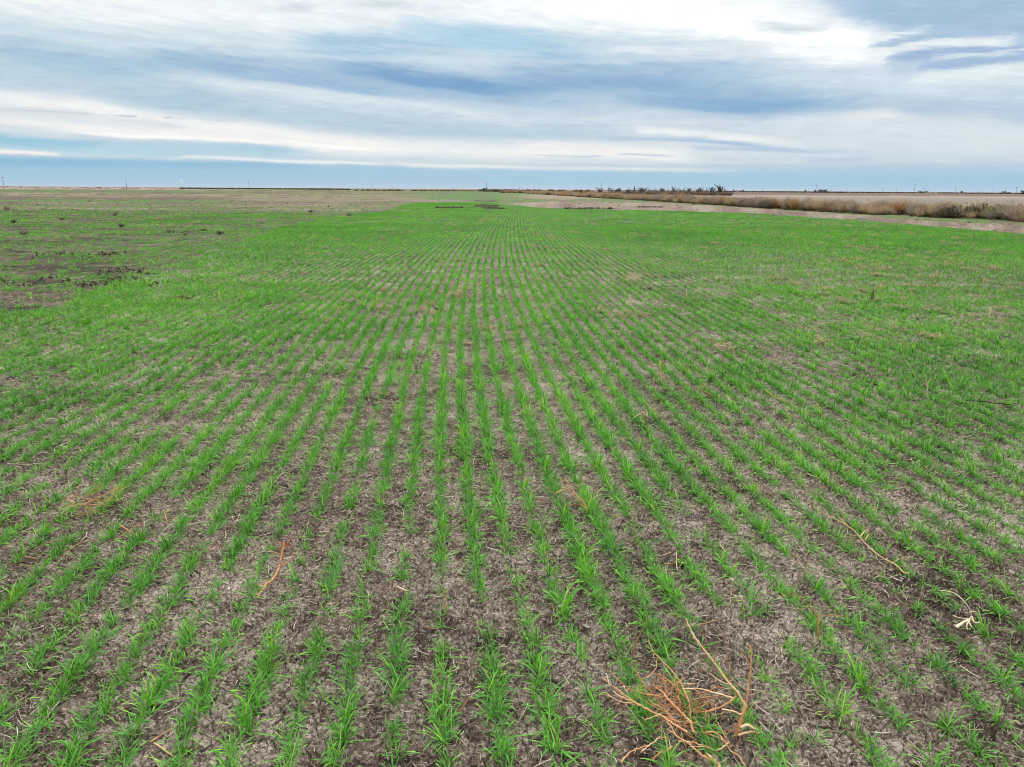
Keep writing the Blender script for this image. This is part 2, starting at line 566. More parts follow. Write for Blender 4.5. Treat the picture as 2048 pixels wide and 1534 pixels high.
def shape_coll(name, meshes):
    c = bpy.data.collections.new(name)
    for i, me in enumerate(meshes):
        o = bpy.data.objects.new('%s.%03d' % (name, i), me)
        c.objects.link(o)
    return c


# ------------------------------------------------------------------ ground material
K = 0.74     # display colour of a level surface -> its albedo under this light


def zone_colour(x, y):
    """what covers the field far off: crop strips, stubble, bare tracks"""
    u, v = to_px(x, y)
    r = np.hypot(x, y)
    dv = v - HZ(u)
    sc = np.clip(r / 40, 0.3, 6)
    n1 = fbm(x / 9 / 1.0, y / 4.5, 5, 61, 0.55)
    n2 = fbm(x / 1.2, y / 0.8, 4, 71, 0.6)
    n3 = fbm(x / 40, y / 22, 4, 81, 0.55)
    nf = fbm(x / (0.5 * sc) / 4, y / (0.5 * sc), 3, 91, 0.6)
    dvn = dv + (n1 - 0.5) * np.clip(dv * 0.35, 0.5, 9)
    col = np.zeros(x.shape + (3,))
    fac = np.zeros(x.shape)

    def lay(c, mk):
        nonlocal col
        c = np.array(srgb(*c, 0.52)[:3])
        mk = mk[..., None]
        col = col * (1 - mk) + c * mk

    def bandm(a, b, s=0.6):
        return sstep(a - s, a + s, dvn) * (1 - sstep(b - s, b + s, dvn))
    G = (92, 140, 58)
    lay((96, 138, 62), np.ones_like(x))
    lay((116, 104, 90), 0.75 * sstep(0.42, 0.62, n2))
    # ---- left far strips
    L = 1 - sstep(760, 900, u + (n3 - 0.5) * 160)
    L2 = 1 - sstep(380, 560, u + (n3 - 0.5) * 200)
    lay((132, 130, 92), L * bandm(0, 46))
    lay((172, 150, 132), L2 * bandm(-1, 6))
    lay((108, 128, 78), L2 * bandm(6, 13))
    lay((156, 140, 112), L * bandm(13, 21) * sstep(0.3, 0.5, n1))
    lay((128, 108, 92), L2 * bandm(20, 25))
    lay((96, 138, 66), L2 * bandm(25, 32))
    lay((152, 132, 114), L * bandm(31, 46) * (1 - 0.6 * L2 * sstep(0.45, 0.6, n1)))
    lay((160, 146, 128), L * bandm(40, 44) * 0.8)
    lay((100, 122, 66), L * sstep(.54, .64, fbm(x / 14, y / 5, 4, 109, .6)) * (1 - sstep(38, 46, dv)) * .5)
    lay((110, 94, 78), L * sstep(.51, .58, fbm(x / 7, y / 3, 5, 111, .7)) * (1 - sstep(42, 48, dv)) * .8)
    lay((150, 132, 116), (1 - sstep(860, 1000, u)) * sstep(420, 520, u) * bandm(22, 26, 1) * .9)
    # thin, cross drilled part
    inB = sstep(-4, 8, left_edge(u) - v + (n1 - 0.5) * 14) * sstep(44, 50, dv)
    lay((112, 116, 78), inB)
    lay((124, 106, 92), inB * sstep(0.34, 0.50, n1 * 0.6 + n2 * 0.4) * 0.95)
    lay((76, 62, 54), inB * sstep(0.52, 0.62, fbm(x / 4.0, y / 0.9, 4, 107, .6)) * 0.8)
    # ---- right hand: track and strips
    tu = [1000, 1040, 1100, 1300, 1500, 1700, 1800, 2048, 2600, 4000]
    t0 = np.interp(u, tu, [409, 407, 402, 405, 416, 430, 437, 452, 487, 580])
    t1 = np.interp(u, tu, [409, 411, 418, 421, 427, 439, 447, 469, 512, 625])
    vn = v + (n1 - 0.5) * 7 + (n2 - 0.5) * 4
    right = sstep(990, 1010, u)
    trk = right * sstep(-1.2, 1.2, vn - t0) * (1 - sstep(-1.2, 1.2, vn - t1))
    g0 = np.interp(u, [1000, 1200, 1500, 1800, 2048, 2600, 4000], [383, 393, 408, 426, 440, 474, 560])
    verge = right * sstep(-1, 1, vn - g0) * (1 - sstep(-1, 1, vn - t0))
    beyond = right * (1 - sstep(-1, 1, v - g0))
    lay((106, 136, 70), verge)
    lay((128, 120, 88), verge * sstep(0.5, 0.62, n2))
    lay((158, 138, 118), trk)
    lay((140, 118, 104), trk * sstep(0.50, 0.62, nf))
    lay((182, 166, 150), trk * sstep(0.54, 0.66, 1 - nf) * 0.5)
    tb = right * (1 - sstep(1180, 1260, u)) * sstep(388, 391, vn) * (1 - sstep(397, 399, vn))
    lay((162, 144, 122), tb * sstep(1000, 1100, u))
    lay((152, 140, 122), beyond)
    lay((142, 134, 122), beyond * sstep(0.5, 0.62, n1) * 0.7)
    lay((126, 104, 88), beyond * bandm(2.5, 8, 0.5) * sstep(1150, 1250, u))
    lay((166, 150, 132), beyond * bandm(8, 12, 0.7) * sstep(1300, 1400, u))
    lay((92, 72, 62), beyond * (1 - sstep(2.0, 3.0, dvn)) * (1 - 0.6 * sstep(1650, 1850, u)))
    lay((150, 118, 98), right * (1 - sstep(1160, 1260, u)) * (1 - sstep(5, 8, dv)))
    lay((140, 120, 105), sstep(700, 800, u) * (1 - right) * (1 - sstep(3, 5, dv)))
    fac = sstep(16, 34, r)
    fac = np.maximum(fac, np.maximum(inB, np.maximum(trk, verge)) * sstep(6, 12, r))
    # lush part: dark floor between the plants
    lush = sstep(0.45, 0.6, fbm(x / 7, y / 9, 3, 101))
    col = col * (0.94 + 0.12 * n3)[..., None]
    # turned, darker soil
    dk = np.zeros_like(x)
    for (cu, cv, ru, rv, a) in ((245, 552, 60, 9, 1), (205, 566, 60, 5, .9), (60, 566, 90, 5, .9), (120, 512, 110, 4, .7), (45, 510, 40, 4, .6),
                                (230, 510, 60, 3, .8), (340, 464, 50, 3, .6), (395, 465, 40, 3, .7), (170, 438, 60, 3, .4), (905, 416, 34, 1.6, 1), (945, 415, 30, 1.5, .8),
                                (975, 412, 22, 3, 1), (985, 417, 24, 2.2, 1), (965, 402, 26, 1.6, .8), (745, 423, 30, 2, .8), (760, 420, 30, 2, .6),
                                (1170, 417, 70, 1.8, .9), (1290, 414, 50, 1.6, .7), (300, 470, 30, 3, .5), (380, 540, 60, 5, .5),
                                (600, 452, 40, 2, .5), (480, 452, 40, 2, .4), (1930, 432, 20, 2, 0), (1735, 438, 25, 2.5, .7)):
        d = ((u - cu) / ru) ** 2 + ((v - cv) / rv) ** 2
        dk = np.maximum(dk, a * (1 - sstep(0.2, 1.5, d + (nf - 0.5) * 3.2)) * (0.45 + 0.55 * sstep(.4, .6, n2)))
    lay((62, 50, 44), dk)
    fac = np.maximum(fac, dk * sstep(8, 12, r))
    return np.concatenate([col, fac[..., None]], -1), dk


gm, t, b = mat('cracked_field_soil')
tcg = t.n.new('ShaderNodeTexCoord')
V = tcg.outputs['Object']
nbig = t.noise(V, 1.1, 5, 0.55)
nmid = t.noise(V, 7.0, 6, 0.62)
nfin = t.noise(V, 55.0, 6, 0.7)
nvf = t.noise(V, 210.0, 3, 0.6)
mixn = t.m('ADD', t.m('MULTIPLY', nbig, 0.38), t.m('ADD', t.m('MULTIPLY', nmid, 0.30), t.m('MULTIPLY', nfin, 0.47)))
soil = t.ramp(mixn, [(0.45, srgb(46, 36, 29, K)), (0.525, srgb(86, 71, 59, K)), (0.595, srgb(136, 119, 103, K)), (0.67, srgb(198, 181, 162, K))])
dist = t.n.new('ShaderNodeVectorMath')
dist.operation = 'MULTIPLY_ADD'
nz = t.n.new('ShaderNodeTexNoise')
nz.inputs['Scale'].default_value = 9
t.l.new(V, nz.inputs['Vector'])
t.l.new(nz.outputs['Color'], dist.inputs[0])
dist.inputs[1].default_value = (0.07, 0.07, 0.07)
t.l.new(V, dist.inputs[2])


def crack(scale, wd):
    v = t.n.new('ShaderNodeTexVoronoi')
    v.feature = 'DISTANCE_TO_EDGE'
    v.voronoi_dimensions = '2D'
    v.inputs['Scale'].default_value = scale
    t.l.new(dist.outputs[0], v.inputs['Vector'])
    return t.mr(v.outputs['Distance'], 0.0, wd, 1.0, 0.0)


c1 = crack(13, 0.045)
c2 = crack(34, 0.08)
patch = t.mr(nbig, 0.42, 0.60, 0.25, 1.0)
cr = t.m('MAXIMUM', t.m('MULTIPLY', c1, patch), t.m('MULTIPLY', c2, t.m('MULTIPLY', patch, 0.55)), clamp=True)
soil = t.mix(t.m('MULTIPLY', cr, 0.75), soil, srgb(34, 27, 23, K))
# pale flecks of chopped straw pressed into the surface
wv = t.n.new('ShaderNodeMapping')
wv.inputs['Scale'].default_value = (30, 160, 30)
wv.inputs['Rotation'].default_value = (0, 0, 0.6)
t.l.new(dist.outputs[0], wv.inputs[0])
fl = t.noise(wv.outputs[0], 1.0, 2, 0.5)
wv2 = t.n.new('ShaderNodeMapping')
wv2.inputs['Scale'].default_value = (160, 34, 30)
wv2.inputs['Rotation'].default_value = (0, 0, -0.3)
t.l.new(dist.outputs[0], wv2.inputs[0])
fl2 = t.noise(wv2.outputs[0], 1.0, 2, 0.5)
flm = t.m('MAXIMUM', t.mr(fl, 0.61, 0.68), t.mr(fl2, 0.62, 0.69))
soil = t.mix(t.m('MULTIPLY', flm, 0.75), soil, srgb(214, 198, 180, K))
za = t.n.new('ShaderNodeAttribute')
za.attribute_name = 'zone'
zc = t.mix(1.0, za.outputs['Color'], t.ramp(t.noise(V, 1.6, 8, 0.75), [(0.36, 0.40), (0.5, 0.98), (0.64, 1.65)]), 'MULTIPLY')
gcol = t.mix(za.outputs['Alpha'], soil, zc)
t.put(b.inputs['Base Color'], gcol)
b.inputs['Roughness'].default_value = 0.95
b.inputs['Specular IOR Level'].default_value = 0.15
bp = t.n.new('ShaderNodeBump')
bp.inputs['Distance'].default_value = 0.02
bp.inputs['Strength'].default_value = 1.0
hh = t.m('SUBTRACT', t.m('ADD', t.m('MULTIPLY', nfin, 0.9), t.m('MULTIPLY', nvf, 0.25)), t.m('MULTIPLY', cr, 0.7))
t.l.new(hh, bp.inputs['Height'])
t.l.new(bp.outputs[0], b.inputs['Normal'])

# ------------------------------------------------------------------ ground sheet
ang = np.concatenate([np.linspace(R(-50), R(50), 1450), np.linspace(R(54), R(306), 56)])
rad = [0.05, 0.4, 0.8, 1.1, 1.3, 1.5]
while rad[-1] < 7.5:
    rad.append(rad[-1] * 1.0025)
while rad[-1] < 900:
    rad.append(rad[-1] + rad[-1] ** 2 / 2789)
rad += [1400, 2200, 3500, 6000, 10000, 18000, 30000]
rad = np.array(rad)
AA, RR = np.meshgrid(ang, rad)
gx, gy = RR * np.sin(AA), RR * np.cos(AA)
nr, nc = gx.shape
fx, fy = gx.ravel(), gy.ravel()
fz = np.zeros_like(fx)
near = (RR.ravel() < 39)
zc_, dk_ = zone_colour(fx, fy)
fz[near] = hgt(fx[near], fy[near])
# turned soil stands up in low ridges
rr_ = RR.ravel()
fz += dk_ * np.clip(rr_ / 300, 0.03, 0.22) * (fbm(fx / 0.35, fy / 0.35, 4, 133, .7) - .25) * (rr_ > 9)
i = np.arange(nr - 1)[:, None] * nc + np.arange(nc)[None, :]
j = np.arange(nr - 1)[:, None] * nc + (np.arange(nc)[None, :] + 1) % nc
quads = np.stack([i, i + nc, j + nc, j], -1).reshape(-1, 4)
quads = quads[:, ::-1]
fz_all = np.stack([fx, fy, fz], -1)
gme = np_mesh('field_ground', fz_all, quads[:, ::-1], None, [gm])
# orientation check
attr(gme, 'zone', 'FLOAT_COLOR', zc_)
ground = link(bpy.data.objects.new('field_ground', gme))
tag(ground, 'brown cracked soil of the flat field reaching the horizon', 'field', kind='structure')

# ------------------------------------------------------------------ wheat
lm, t, b = mat('wheat_leaf')
oi = t.n.new('ShaderNodeObjectInfo')
at = t.n.new('ShaderNodeAttribute')
at.attribute_name = 'blade'
sp = t.n.new('ShaderNodeSeparateColor')
t.l.new(at.outputs['Color'], sp.inputs[0])
T_, RN = sp.outputs[0], sp.outputs[1]
gpos = t.n.new('ShaderNodeNewGeometry')
pn1 = t.noise(gpos.outputs['Position'], 0.22, 4, 0.6)
pn2 = t.noise(gpos.outputs['Position'], 1.3, 3, 0.6)
rr2 = t.m('ADD', t.m('ADD', t.m('MULTIPLY', RN, 0.75), t.m('MULTIPLY', oi.outputs['Random'], 0.2)), t.m('ADD', t.m('MULTIPLY', t.m('SUBTRACT', pn1, 0.5), 0.7), t.m('MULTIPLY', t.m('SUBTRACT', pn2, 0.5), 0.5)))
rr2 = t.m('MINIMUM', rr2, t.m('ADD', RN, 0.32))
KL = 0.88
lc = t.ramp(rr2, [(0.0, srgb(30, 84, 12, KL)), (0.25, srgb(66, 132, 22, KL)), (0.55, srgb(92, 172, 26, KL)), (0.86, srgb(146, 212, 40, KL)), (0.93, srgb(184, 190, 100, KL)), (1.0, srgb(206, 190, 130, KL))])
lc = t.mix(t.mr(T_, 0.0, 0.30, 0.55, 0.0), lc, srgb(120, 130, 70, KL))
lc = t.mix(t.mr(T_, 0.93, 1.0, 0.0, 0.5), lc, srgb(170, 160, 90, KL))
geo = t.n.new('ShaderNodeNewGeometry')
lc = t.mix(t.m('MULTIPLY', geo.outputs['Backfacing'], 0.25), lc, srgb(128, 164, 112, KL))
t.put(b.inputs['Base Color'], lc)
b.inputs['Roughness'].default_value = 0.5
b.inputs['Specular IOR Level'].default_value = 0.15
tr = t.n.new('ShaderNodeBsdfTranslucent')
t.put(tr.inputs['Color'], t.mix(1.0, lc, (1.3, 1.2, 0.5, 1), 'MULTIPLY'))
ms = t.n.new('ShaderNodeMixShader')
ms.inputs[0].default_value = 0.27
out = t.n['Material Output']
t.l.new(b.outputs[0], ms.inputs[1])
t.l.new(tr.outputs[0], ms.inputs[2])
t.l.new(ms.outputs[0], out.inputs[0])


def blades(name, spec, seg=4):
    """spec rows: x, y, azimuth, lean, length, width, droop, rnd"""
    sp_ = np.asarray(spec, float)
    n = len(sp_)
    x, y, az, lean, ln, wd, dr, rn = sp_.T
    V_ = []
    C_ = []
    px_, py_, pz_ = x.copy(), y.copy(), np.full(n, -0.004)
    an = lean.copy()
    ta = az + rng.normal(0, 0.5, n)
    for k in range(seg + 1):
        tt = k / seg
        wk = wd * (0.62 + 0.75 * tt) * np.sqrt(max(1 - tt ** 2.6, 0)) if k < seg else wd * 0
        tw = ta + tt * rng.normal(0, 0.7, n)
        sx, sy = -np.sin(tw), np.cos(tw)
        sz = np.sin(rng.normal(0, 0.35, n))
        if k < seg:
            V_.append(np.stack([px_ - sx * wk / 2, py_ - sy * wk / 2, pz_ - sz * wk / 2], -1))
            V_.append(np.stack([px_ + sx * wk / 2, py_ + sy * wk / 2, pz_ + sz * wk / 2], -1))
            C_ += [np.stack([np.full(n, tt), rn, rn, np.ones(n)], -1)] * 2
        else:
            V_.append(np.stack([px_, py_, pz_], -1))
            C_.append(np.stack([np.full(n, 1.0), rn, rn, np.ones(n)], -1))
        st = ln / seg
        px_ = px_ + np.sin(an) * np.cos(az) * st
        py_ = py_ + np.sin(an) * np.sin(az) * st
        pz_ = np.maximum(pz_ + np.cos(an) * st, 0.003)
        an = np.minimum(an + dr / seg * (0.5 + tt * 1.4), 2.3)
    V_ = np.stack(V_, 1).reshape(-1, 3)
    C_ = np.stack(C_, 1).reshape(-1, 4)
    m_ = 2 * seg + 1
    b0 = np.arange(n)[:, None] * m_
    q = np.concatenate([np.stack([b0[:, 0] + 2 * k, b0[:, 0] + 2 * k + 1, b0[:, 0] + 2 * k + 3, b0[:, 0] + 2 * k + 2], -1) for k in range(seg - 1)])
    tr_ = np.stack([b0[:, 0] + 2 * (seg - 1), b0[:, 0] + 2 * (seg - 1) + 1, b0[:, 0] + 2 * seg], -1)
    me = np_mesh(name, V_, q, tr_, [lm])
    attr(me, 'blade', 'FLOAT_COLOR', C_)
    return me


def tuft_spec(nb, rx, ry, cx=0.0, cy=0.0, lmin=0.06, lmax=0.145, wd=0.0053):
    """a few young plants standing close together; the row runs along y"""
    out_ = []
    npl = max(1, nb // 6)
    for p_ in range(npl):
        ox, oy = random.gauss(0, rx), random.uniform(-ry, ry)
        big = random.uniform(0.75, 1.1)
        tone = random.random()
        for k in range(nb // npl):
            ou = random.random() < 0.45
            az = random.uniform(0, 2 * math.pi)
            lean = abs(random.gauss(0.98, 0.28)) if ou else abs(random.gauss(0.50, 0.25))
            ln = random.uniform(lmin, lmax) * big
            if random.random() < 0.25:
                ln *= 0.6
            rn = min(max(0.16 + 0.32 * tone + random.uniform(-0.22, 0.38), 0), 0.90)
            if random.random() < 0.05:
                rn = random.uniform(0.90, 1.0)
            out_.append((cx + ox + random.gauss(0, .006), cy + oy + random.gauss(0, .006), az, lean, ln, wd * random.uniform(0.75, 1.3), abs(random.gauss(0.9, 0.7)), rn))
    return out_


NV = 18
tufts = []
for k in range(NV):
    f = k / (NV - 1)
    nb = int(12 + 28 * f)
    tufts.append(blades('wheat_tuft', tuft_spec(nb, 0.009 + 0.006 * f, 0.014 + 0.028 * f), 5))
NC = 8
chunks = []
for k in range(NC):
    sp2 = []
    for c_ in range(8):
        if random.random() < 0.08:
            continue
        sp2 += tuft_spec(random.choice((6, 12, 12, 18)), 0.008, 0.03, 0, -0.25 + 0.0625 * (c_ + 0.5), 0.06, 0.125, 0.0066)
    chunks.append(blades('wheat_row', sp2, 3))
NP_ = 6
patches = []
for k in range(NP_):
    sp2 = []
    for rw in (-1, 0, 1):
        for c_ in range(10):
            if random.random() < 0.1:
                continue
            sp2 += tuft_spec(6, 0.010, 0.04, rw * ROW, -0.5 + 0.1 * (c_ + 0.5), 0.06, 0.11, 0.012)
    patches.append(blades('wheat_patch', sp2, 2))


def wheat_density(x, y):
    u, v = to_px(x, y)
    n = fbm(x / 0.55, y / 0.8, 3, 201)
    nb = fbm(x / 4, y / 6, 3, 211)
    d = 0.90 + (n - 0.5) * 1.3 + (nb - 0.5) * 0.8
    # bare strips and soil
    t0 = np.interp(u, [1000, 1040, 1100, 1300, 1500, 1700, 1800, 2048, 2600, 4000], [409, 407, 402, 405, 416, 430, 437, 452, 487, 580])
    t1 = np.interp(u, [1000, 1040, 1100, 1300, 1500, 1700, 1800, 2048, 2600, 4000], [409, 411, 418, 421, 427, 439, 447, 469, 512, 625])
    off = (u > 1000) & (v < t1 + 2 * (n - .5))
    d = np.where(off, 0, d)
    ne = fbm(x / 2.2, y / 1.1, 4, 215, .6)
    d = np.where(v < left_edge(u) + (ne - 0.5) * 60 * np.clip((v - 420) / 120, .1, 1), -1, d)
    return d


def near_cover(x, y):
    """thinner stand close to the camera and to the right, as in the photo"""
    u, v = to_px(x, y)
    thin = sstep(900, 1150, v) * 0.10
    # bare scalds
    for (cu, cv, ru, rv, a) in ((1400, 1080, 110, 45, .35), (1230, 980, 90, 40, .3), (1500, 985, 80, 60, .6), (840, 1290, 60, 40, .25), (60, 1400, 120, 60, .35),
                                (1900, 1420, 120, 60, .2), (1750, 1120, 120, 60, .2), (700, 1030, 60, 30, .2), (480, 745, 45, 20, .5), (820, 1120, 60, 60, .3), (1990, 860, 120, 50, .45), (1700, 1010, 80, 40, .3)):
        d = ((u - cu) / ru) ** 2 + ((v - cv) / rv) ** 2
        thin = thin + a * np.exp(-d)
    return thin


pos, rot, scl, idx = [], [], [], []
IMAX = 200
step = 0.050
ys = np.arange(0.9, 15.0, step)
rows = np.arange(-IMAX, IMAX)
Y, I = np.meshgrid(ys, rows)
Y = Y + rng.uniform(-0.5, 0.5, Y.shape) * step
X = I * ROW + ROW_OFF + Xrow(Y)
X += 0.035 * (fbm(Y * 0.8, I * 5.1, 3, 221) - 0.5) + rng.normal(0, 0.006, X.shape)
WV = fbm(I * 13.7, Y * 2.4, 3, 223, 0.6)
ok = (np.abs(X) < 0.84 * Y + 1.6)
X, Y, WV = X[ok], Y[ok], WV[ok]
dens = wheat_density(X, Y) - near_cover(X, Y) + (WV - 0.5) * 1.3
dens = np.where(wheat_density(X, Y) <= 0, -1, dens)
gap = rng.uniform(0, 1, X.shape)
keep = (dens > 0) & (gap < 0.24 + 0.16 * sstep(3.0, 6.0, np.hypot(X, Y)) + 0.76 * dens)
X, Y, dens = X[keep], Y[keep], dens[keep]
vig = np.clip(0.10 + 0.55 * dens + rng.normal(0, 0.22, X.shape), 0.02, 0.999)
kidx = (vig * NV).astype(int).clip(0, NV - 1)
sz = (0.48 + 0.30 * fbm(X / 0.4, Y / 0.6, 2, 231) + 0.22 * dens.clip(0, 1.5) + 0.06 * sstep(3, 6, Y) + rng.normal(0, 0.10, X.shape)).clip(0.4, 1.25)
dist_ = np.hypot(X, Y)
Zg = hgt(X, Y)
yaw = rng.choice([0, np.pi], X.shape) + rng.normal(0, 0.25, X.shape)
# volunteers between the rows
nvx = 1100
vy = 1.0 + 13 * np.sqrt(rng.uniform(0, 1, nvx))
vx = rng.uniform(-1, 1, nvx) * (0.8 * vy + 1)
X = np.concatenate([X, vx])
Y = np.concatenate([Y, vy])
kidx = np.concatenate([kidx, rng.integers(0, 4, nvx)])
sz = np.concatenate([sz, rng.uniform(0.4, 0.8, nvx)])
yaw = np.concatenate([yaw, rng.uniform(0, 6.28, nvx)])
Zg = np.concatenate([Zg, hgt(vx, vy)])
ku, kv = to_px(X, Y)
inview = (ku > -30) & (ku < 2078) & (kv < 1560) & (kv > 0)
ordr = np.argsort(np.where(inview, np.hypot(X, Y), 1e9) / (0.6 + 0.4 * kidx / NV))
solo = ordr[:300]
issolo = np.zeros(len(X), bool)
issolo[solo] = True

tuft_label = 'single green wheat tuft in the rows nearest the bottom edge of the photo'
for q_ in solo:
    o = bpy.data.objects.new('wheat_tuft', tufts[kidx[q_]])
    link(o)
    o.location = (X[q_], Y[q_], Zg[q_])
    o.rotation_euler = (0, 0, yaw[q_])
    o.scale = (sz[q_],) * 3
    tag(o, tuft_label, 'wheat plant', 'green wheat tufts in the nearest rows')

rest = ~issolo
pos.append(np.stack([X, Y, Zg], -1)[rest])
rot.append(np.stack([0 * yaw, 0 * yaw, yaw], -1)[rest])
scl.append(np.stack([sz] * 3, -1)[rest])
idx.append(kidx[rest])

# middle distance: half metre pieces of row
ys = np.arange(15.1, 42, 0.5)
Y, I = np.meshgrid(ys, np.arange(-260, 261))
X = I * ROW + ROW_OFF + Xrow(Y) + rng.normal(0, 0.007, Y.shape) + 0.035 * (fbm(Y * 0.8, I * 5.1, 3, 221) - 0.5)
Y = Y + rng.uniform(-0.06, 0.06, Y.shape)
ok = np.abs(X) < 0.80 * Y + 2
X, Y = X[ok], Y[ok]
dens = wheat_density(X, Y)
keep = (dens > 0) & (rng.uniform(0, 1, X.shape) < 0.68 + 0.6 * dens)
X, Y, dens = X[keep], Y[keep], dens[keep]
yaw = rng.choice([0, np.pi], X.shape) - np.arctan(Hrow(Y))
lush = fbm(X / 6, Y / 10, 3, 241)
sz = (0.50 + 0.4 * lush + 0.30 * dens.clip(0, 1.5) + rng.normal(0, 0.10, X.shape)).clip(.45, 1.25)
pos.append(np.stack([X, Y, 0 * X], -1))
rot.append(np.stack([0 * yaw, 0 * yaw, yaw], -1))
scl.append(np.stack([sz] * 3, -1))
idx.append(NV + rng.integers(0, NC, X.shape))

# far: three rows at once
ys = np.arange(42.5, 110, 1.0)
Y, I = np.meshgrid(ys, np.arange(-480, 481, 3))
X = I * ROW + ROW_OFF + Xrow(Y) + rng.normal(0, 0.02, Y.shape)
ok = np.abs(X) < 0.80 * Y + 2
X, Y = X[ok], Y[ok]
dens = wheat_density(X, Y)
keep = (dens > 0) & (rng.uniform(0, 1, X.shape) < 0.35 + 0.6 * dens)
X, Y = X[keep], Y[keep]
yaw = rng.choice([0, np.pi], X.shape) - np.arctan(Hrow(Y)) + rng.normal(0, 0.05, X.shape)
sz = 0.75 + 0.4 * fbm(X / 8, Y / 12, 3, 241)
pos.append(np.stack([X, Y, 0 * X], -1))
rot.append(np.stack([0 * yaw, 0 * yaw, yaw], -1))
scl.append(np.stack([0 * sz + 1, 0 * sz + 1, sz], -1))
idx.append(NV + NC + rng.integers(0, NP_, X.shape))

# thin cross-drilled part on the left: pieces of row lying across the view
ys = np.arange(8.0, 60, 0.21)
Y, I = np.meshgrid(ys, np.arange(-100, 40))
X = I * 0.5 + rng.uniform(-0.1, 0.1, Y.shape)
Y = Y + rng.normal(0, 0.015, Y.shape) + 0.02 * X
ok = (np.abs(X) < 0.80 * Y + 2)
X, Y = X[ok], Y[ok]
u_, v_ = to_px(X, Y)
n_ = fbm(X / 5.0, Y / 1.3, 4, 251, 0.6)
ok = (v_ < left_edge(u_) + rng.uniform(-14, 14, X.shape)) & (v_ - HZ(u_) > 42) & (rng.uniform(0, 1, X.shape) < sstep(0.42, 0.58, n_) * 0.75)
X, Y = X[ok], Y[ok]
yaw = np.pi / 2 + rng.normal(0, 0.12, X.shape)
sz = rng.uniform(0.5, 0.95, X.shape)
pos.append(np.stack([X, Y, 0 * X], -1))
rot.append(np.stack([0 * yaw, 0 * yaw, yaw], -1))
scl.append(np.stack([sz, 0 * sz + 1, sz], -1))
idx.append(NV + rng.integers(0, NC, X.shape))
nb_ = 26000
Y = 7 + 75 * rng.uniform(0, 1, nb_) ** 0.75
X = rng.uniform(-0.8, 0.1, nb_) * Y
u_, v_ = to_px(X, Y)
ok = (v_ < left_edge(u_)) & (v_ - HZ(u_) > 30) & (fbm(X / 3.0, Y / 1.3, 4, 261, 0.6) > 0.47)
ok = rng.uniform(0, 1, X.shape) < .6
X, Y = X[ok], Y[ok]
sz = rng.uniform(0.5, 1.1, X.shape)
pos.append(np.stack([X, Y, 0 * X], -1))
rot.append(np.stack([0 * X, 0 * X, rng.uniform(0, 6.28, X.shape)], -1))
scl.append(np.stack([sz * 1.6, sz * 1.6, sz], -1))
idx.append(rng.integers(0, NV, X.shape))
cw = shape_coll('wheat_shape', tufts + chunks + patches)
wheat = scatter_object('wheat_crop', np.concatenate(pos), np.concatenate(rot), np.concatenate(scl), np.concatenate(idx), cw)
tag(wheat, 'young green wheat drilled in long rows across the whole field', 'wheat', kind='stuff')

# ------------------------------------------------------------------ straw, clods
def simple_mat(name, stops, rough=0.8, scale=30.0, k=K, bump=0.0):
    mt, t, b = mat(name)
    oi = t.n.new('ShaderNodeObjectInfo')
    tcx = t.n.new('ShaderNodeTexCoord')
    av = t.n.new('ShaderNodeAttribute')
    av.attribute_name = 'val'
    n = t.noise(tcx.outputs['Object'], scale, 5, 0.6)
    f = t.m('ADD', t.m('ADD', t.m('MULTIPLY', n, 0.6), t.m('MULTIPLY', oi.outputs['Random'], 0.4)), t.m('MULTIPLY', t.m('SUBTRACT', av.outputs['Fac'], 0.5), 0.5))
    c = t.ramp(f, [(p_, srgb(*c_, k)) for p_, c_ in stops])
    t.put(b.inputs['Base Color'], c)
    b.inputs['Roughness'].default_value = rough
    b.inputs['Specular IOR Level'].default_value = 0.25
    if bump:
        bp = t.n.new('ShaderNodeBump')
        bp.inputs['Distance'].default_value = bump
        t.l.new(n, bp.inputs['Height'])
        t.l.new(bp.outputs[0], b.inputs['Normal'])
    return mt


straw_m = simple_mat('dry_straw', [(0.2, (136, 114, 96)), (0.5, (192, 172, 150)), (0.8, (226, 212, 190))], 0.6, 60, 0.78)
clod_m = simple_mat('soil_clod', [(0.25, (76, 63, 54)), (0.5, (116, 101, 88)), (0.75, (160, 144, 130))], 0.95, 45, K, 0.004)
stalk_m = simple_mat('dry_weed_stalk', [(0.15, (104, 64, 40)), (0.36, (172, 110, 66)), (0.55, (208, 150, 100)), (0.8, (232, 196, 152))], 0.65, 60, 0.8, 0.002)
pale_m = simple_mat('bleached_stalk', [(0.15, (168, 134, 96)), (0.45, (212, 184, 140)), (0.8, (240, 222, 186))], 0.6, 30, 0.8, 0.001)
dark_m = simple_mat('weathered_stalk', [(0.2, (62, 48, 40)), (0.5, (100, 74, 58)), (0.8, (140, 104, 80))], 0.8, 30, 0.8, 0.001)
stone_m = simple_mat('pale_stone', [(0.2, (170, 168, 164)), (0.8, (222, 220, 216))], 0.7, 80, 0.8, 0.001)

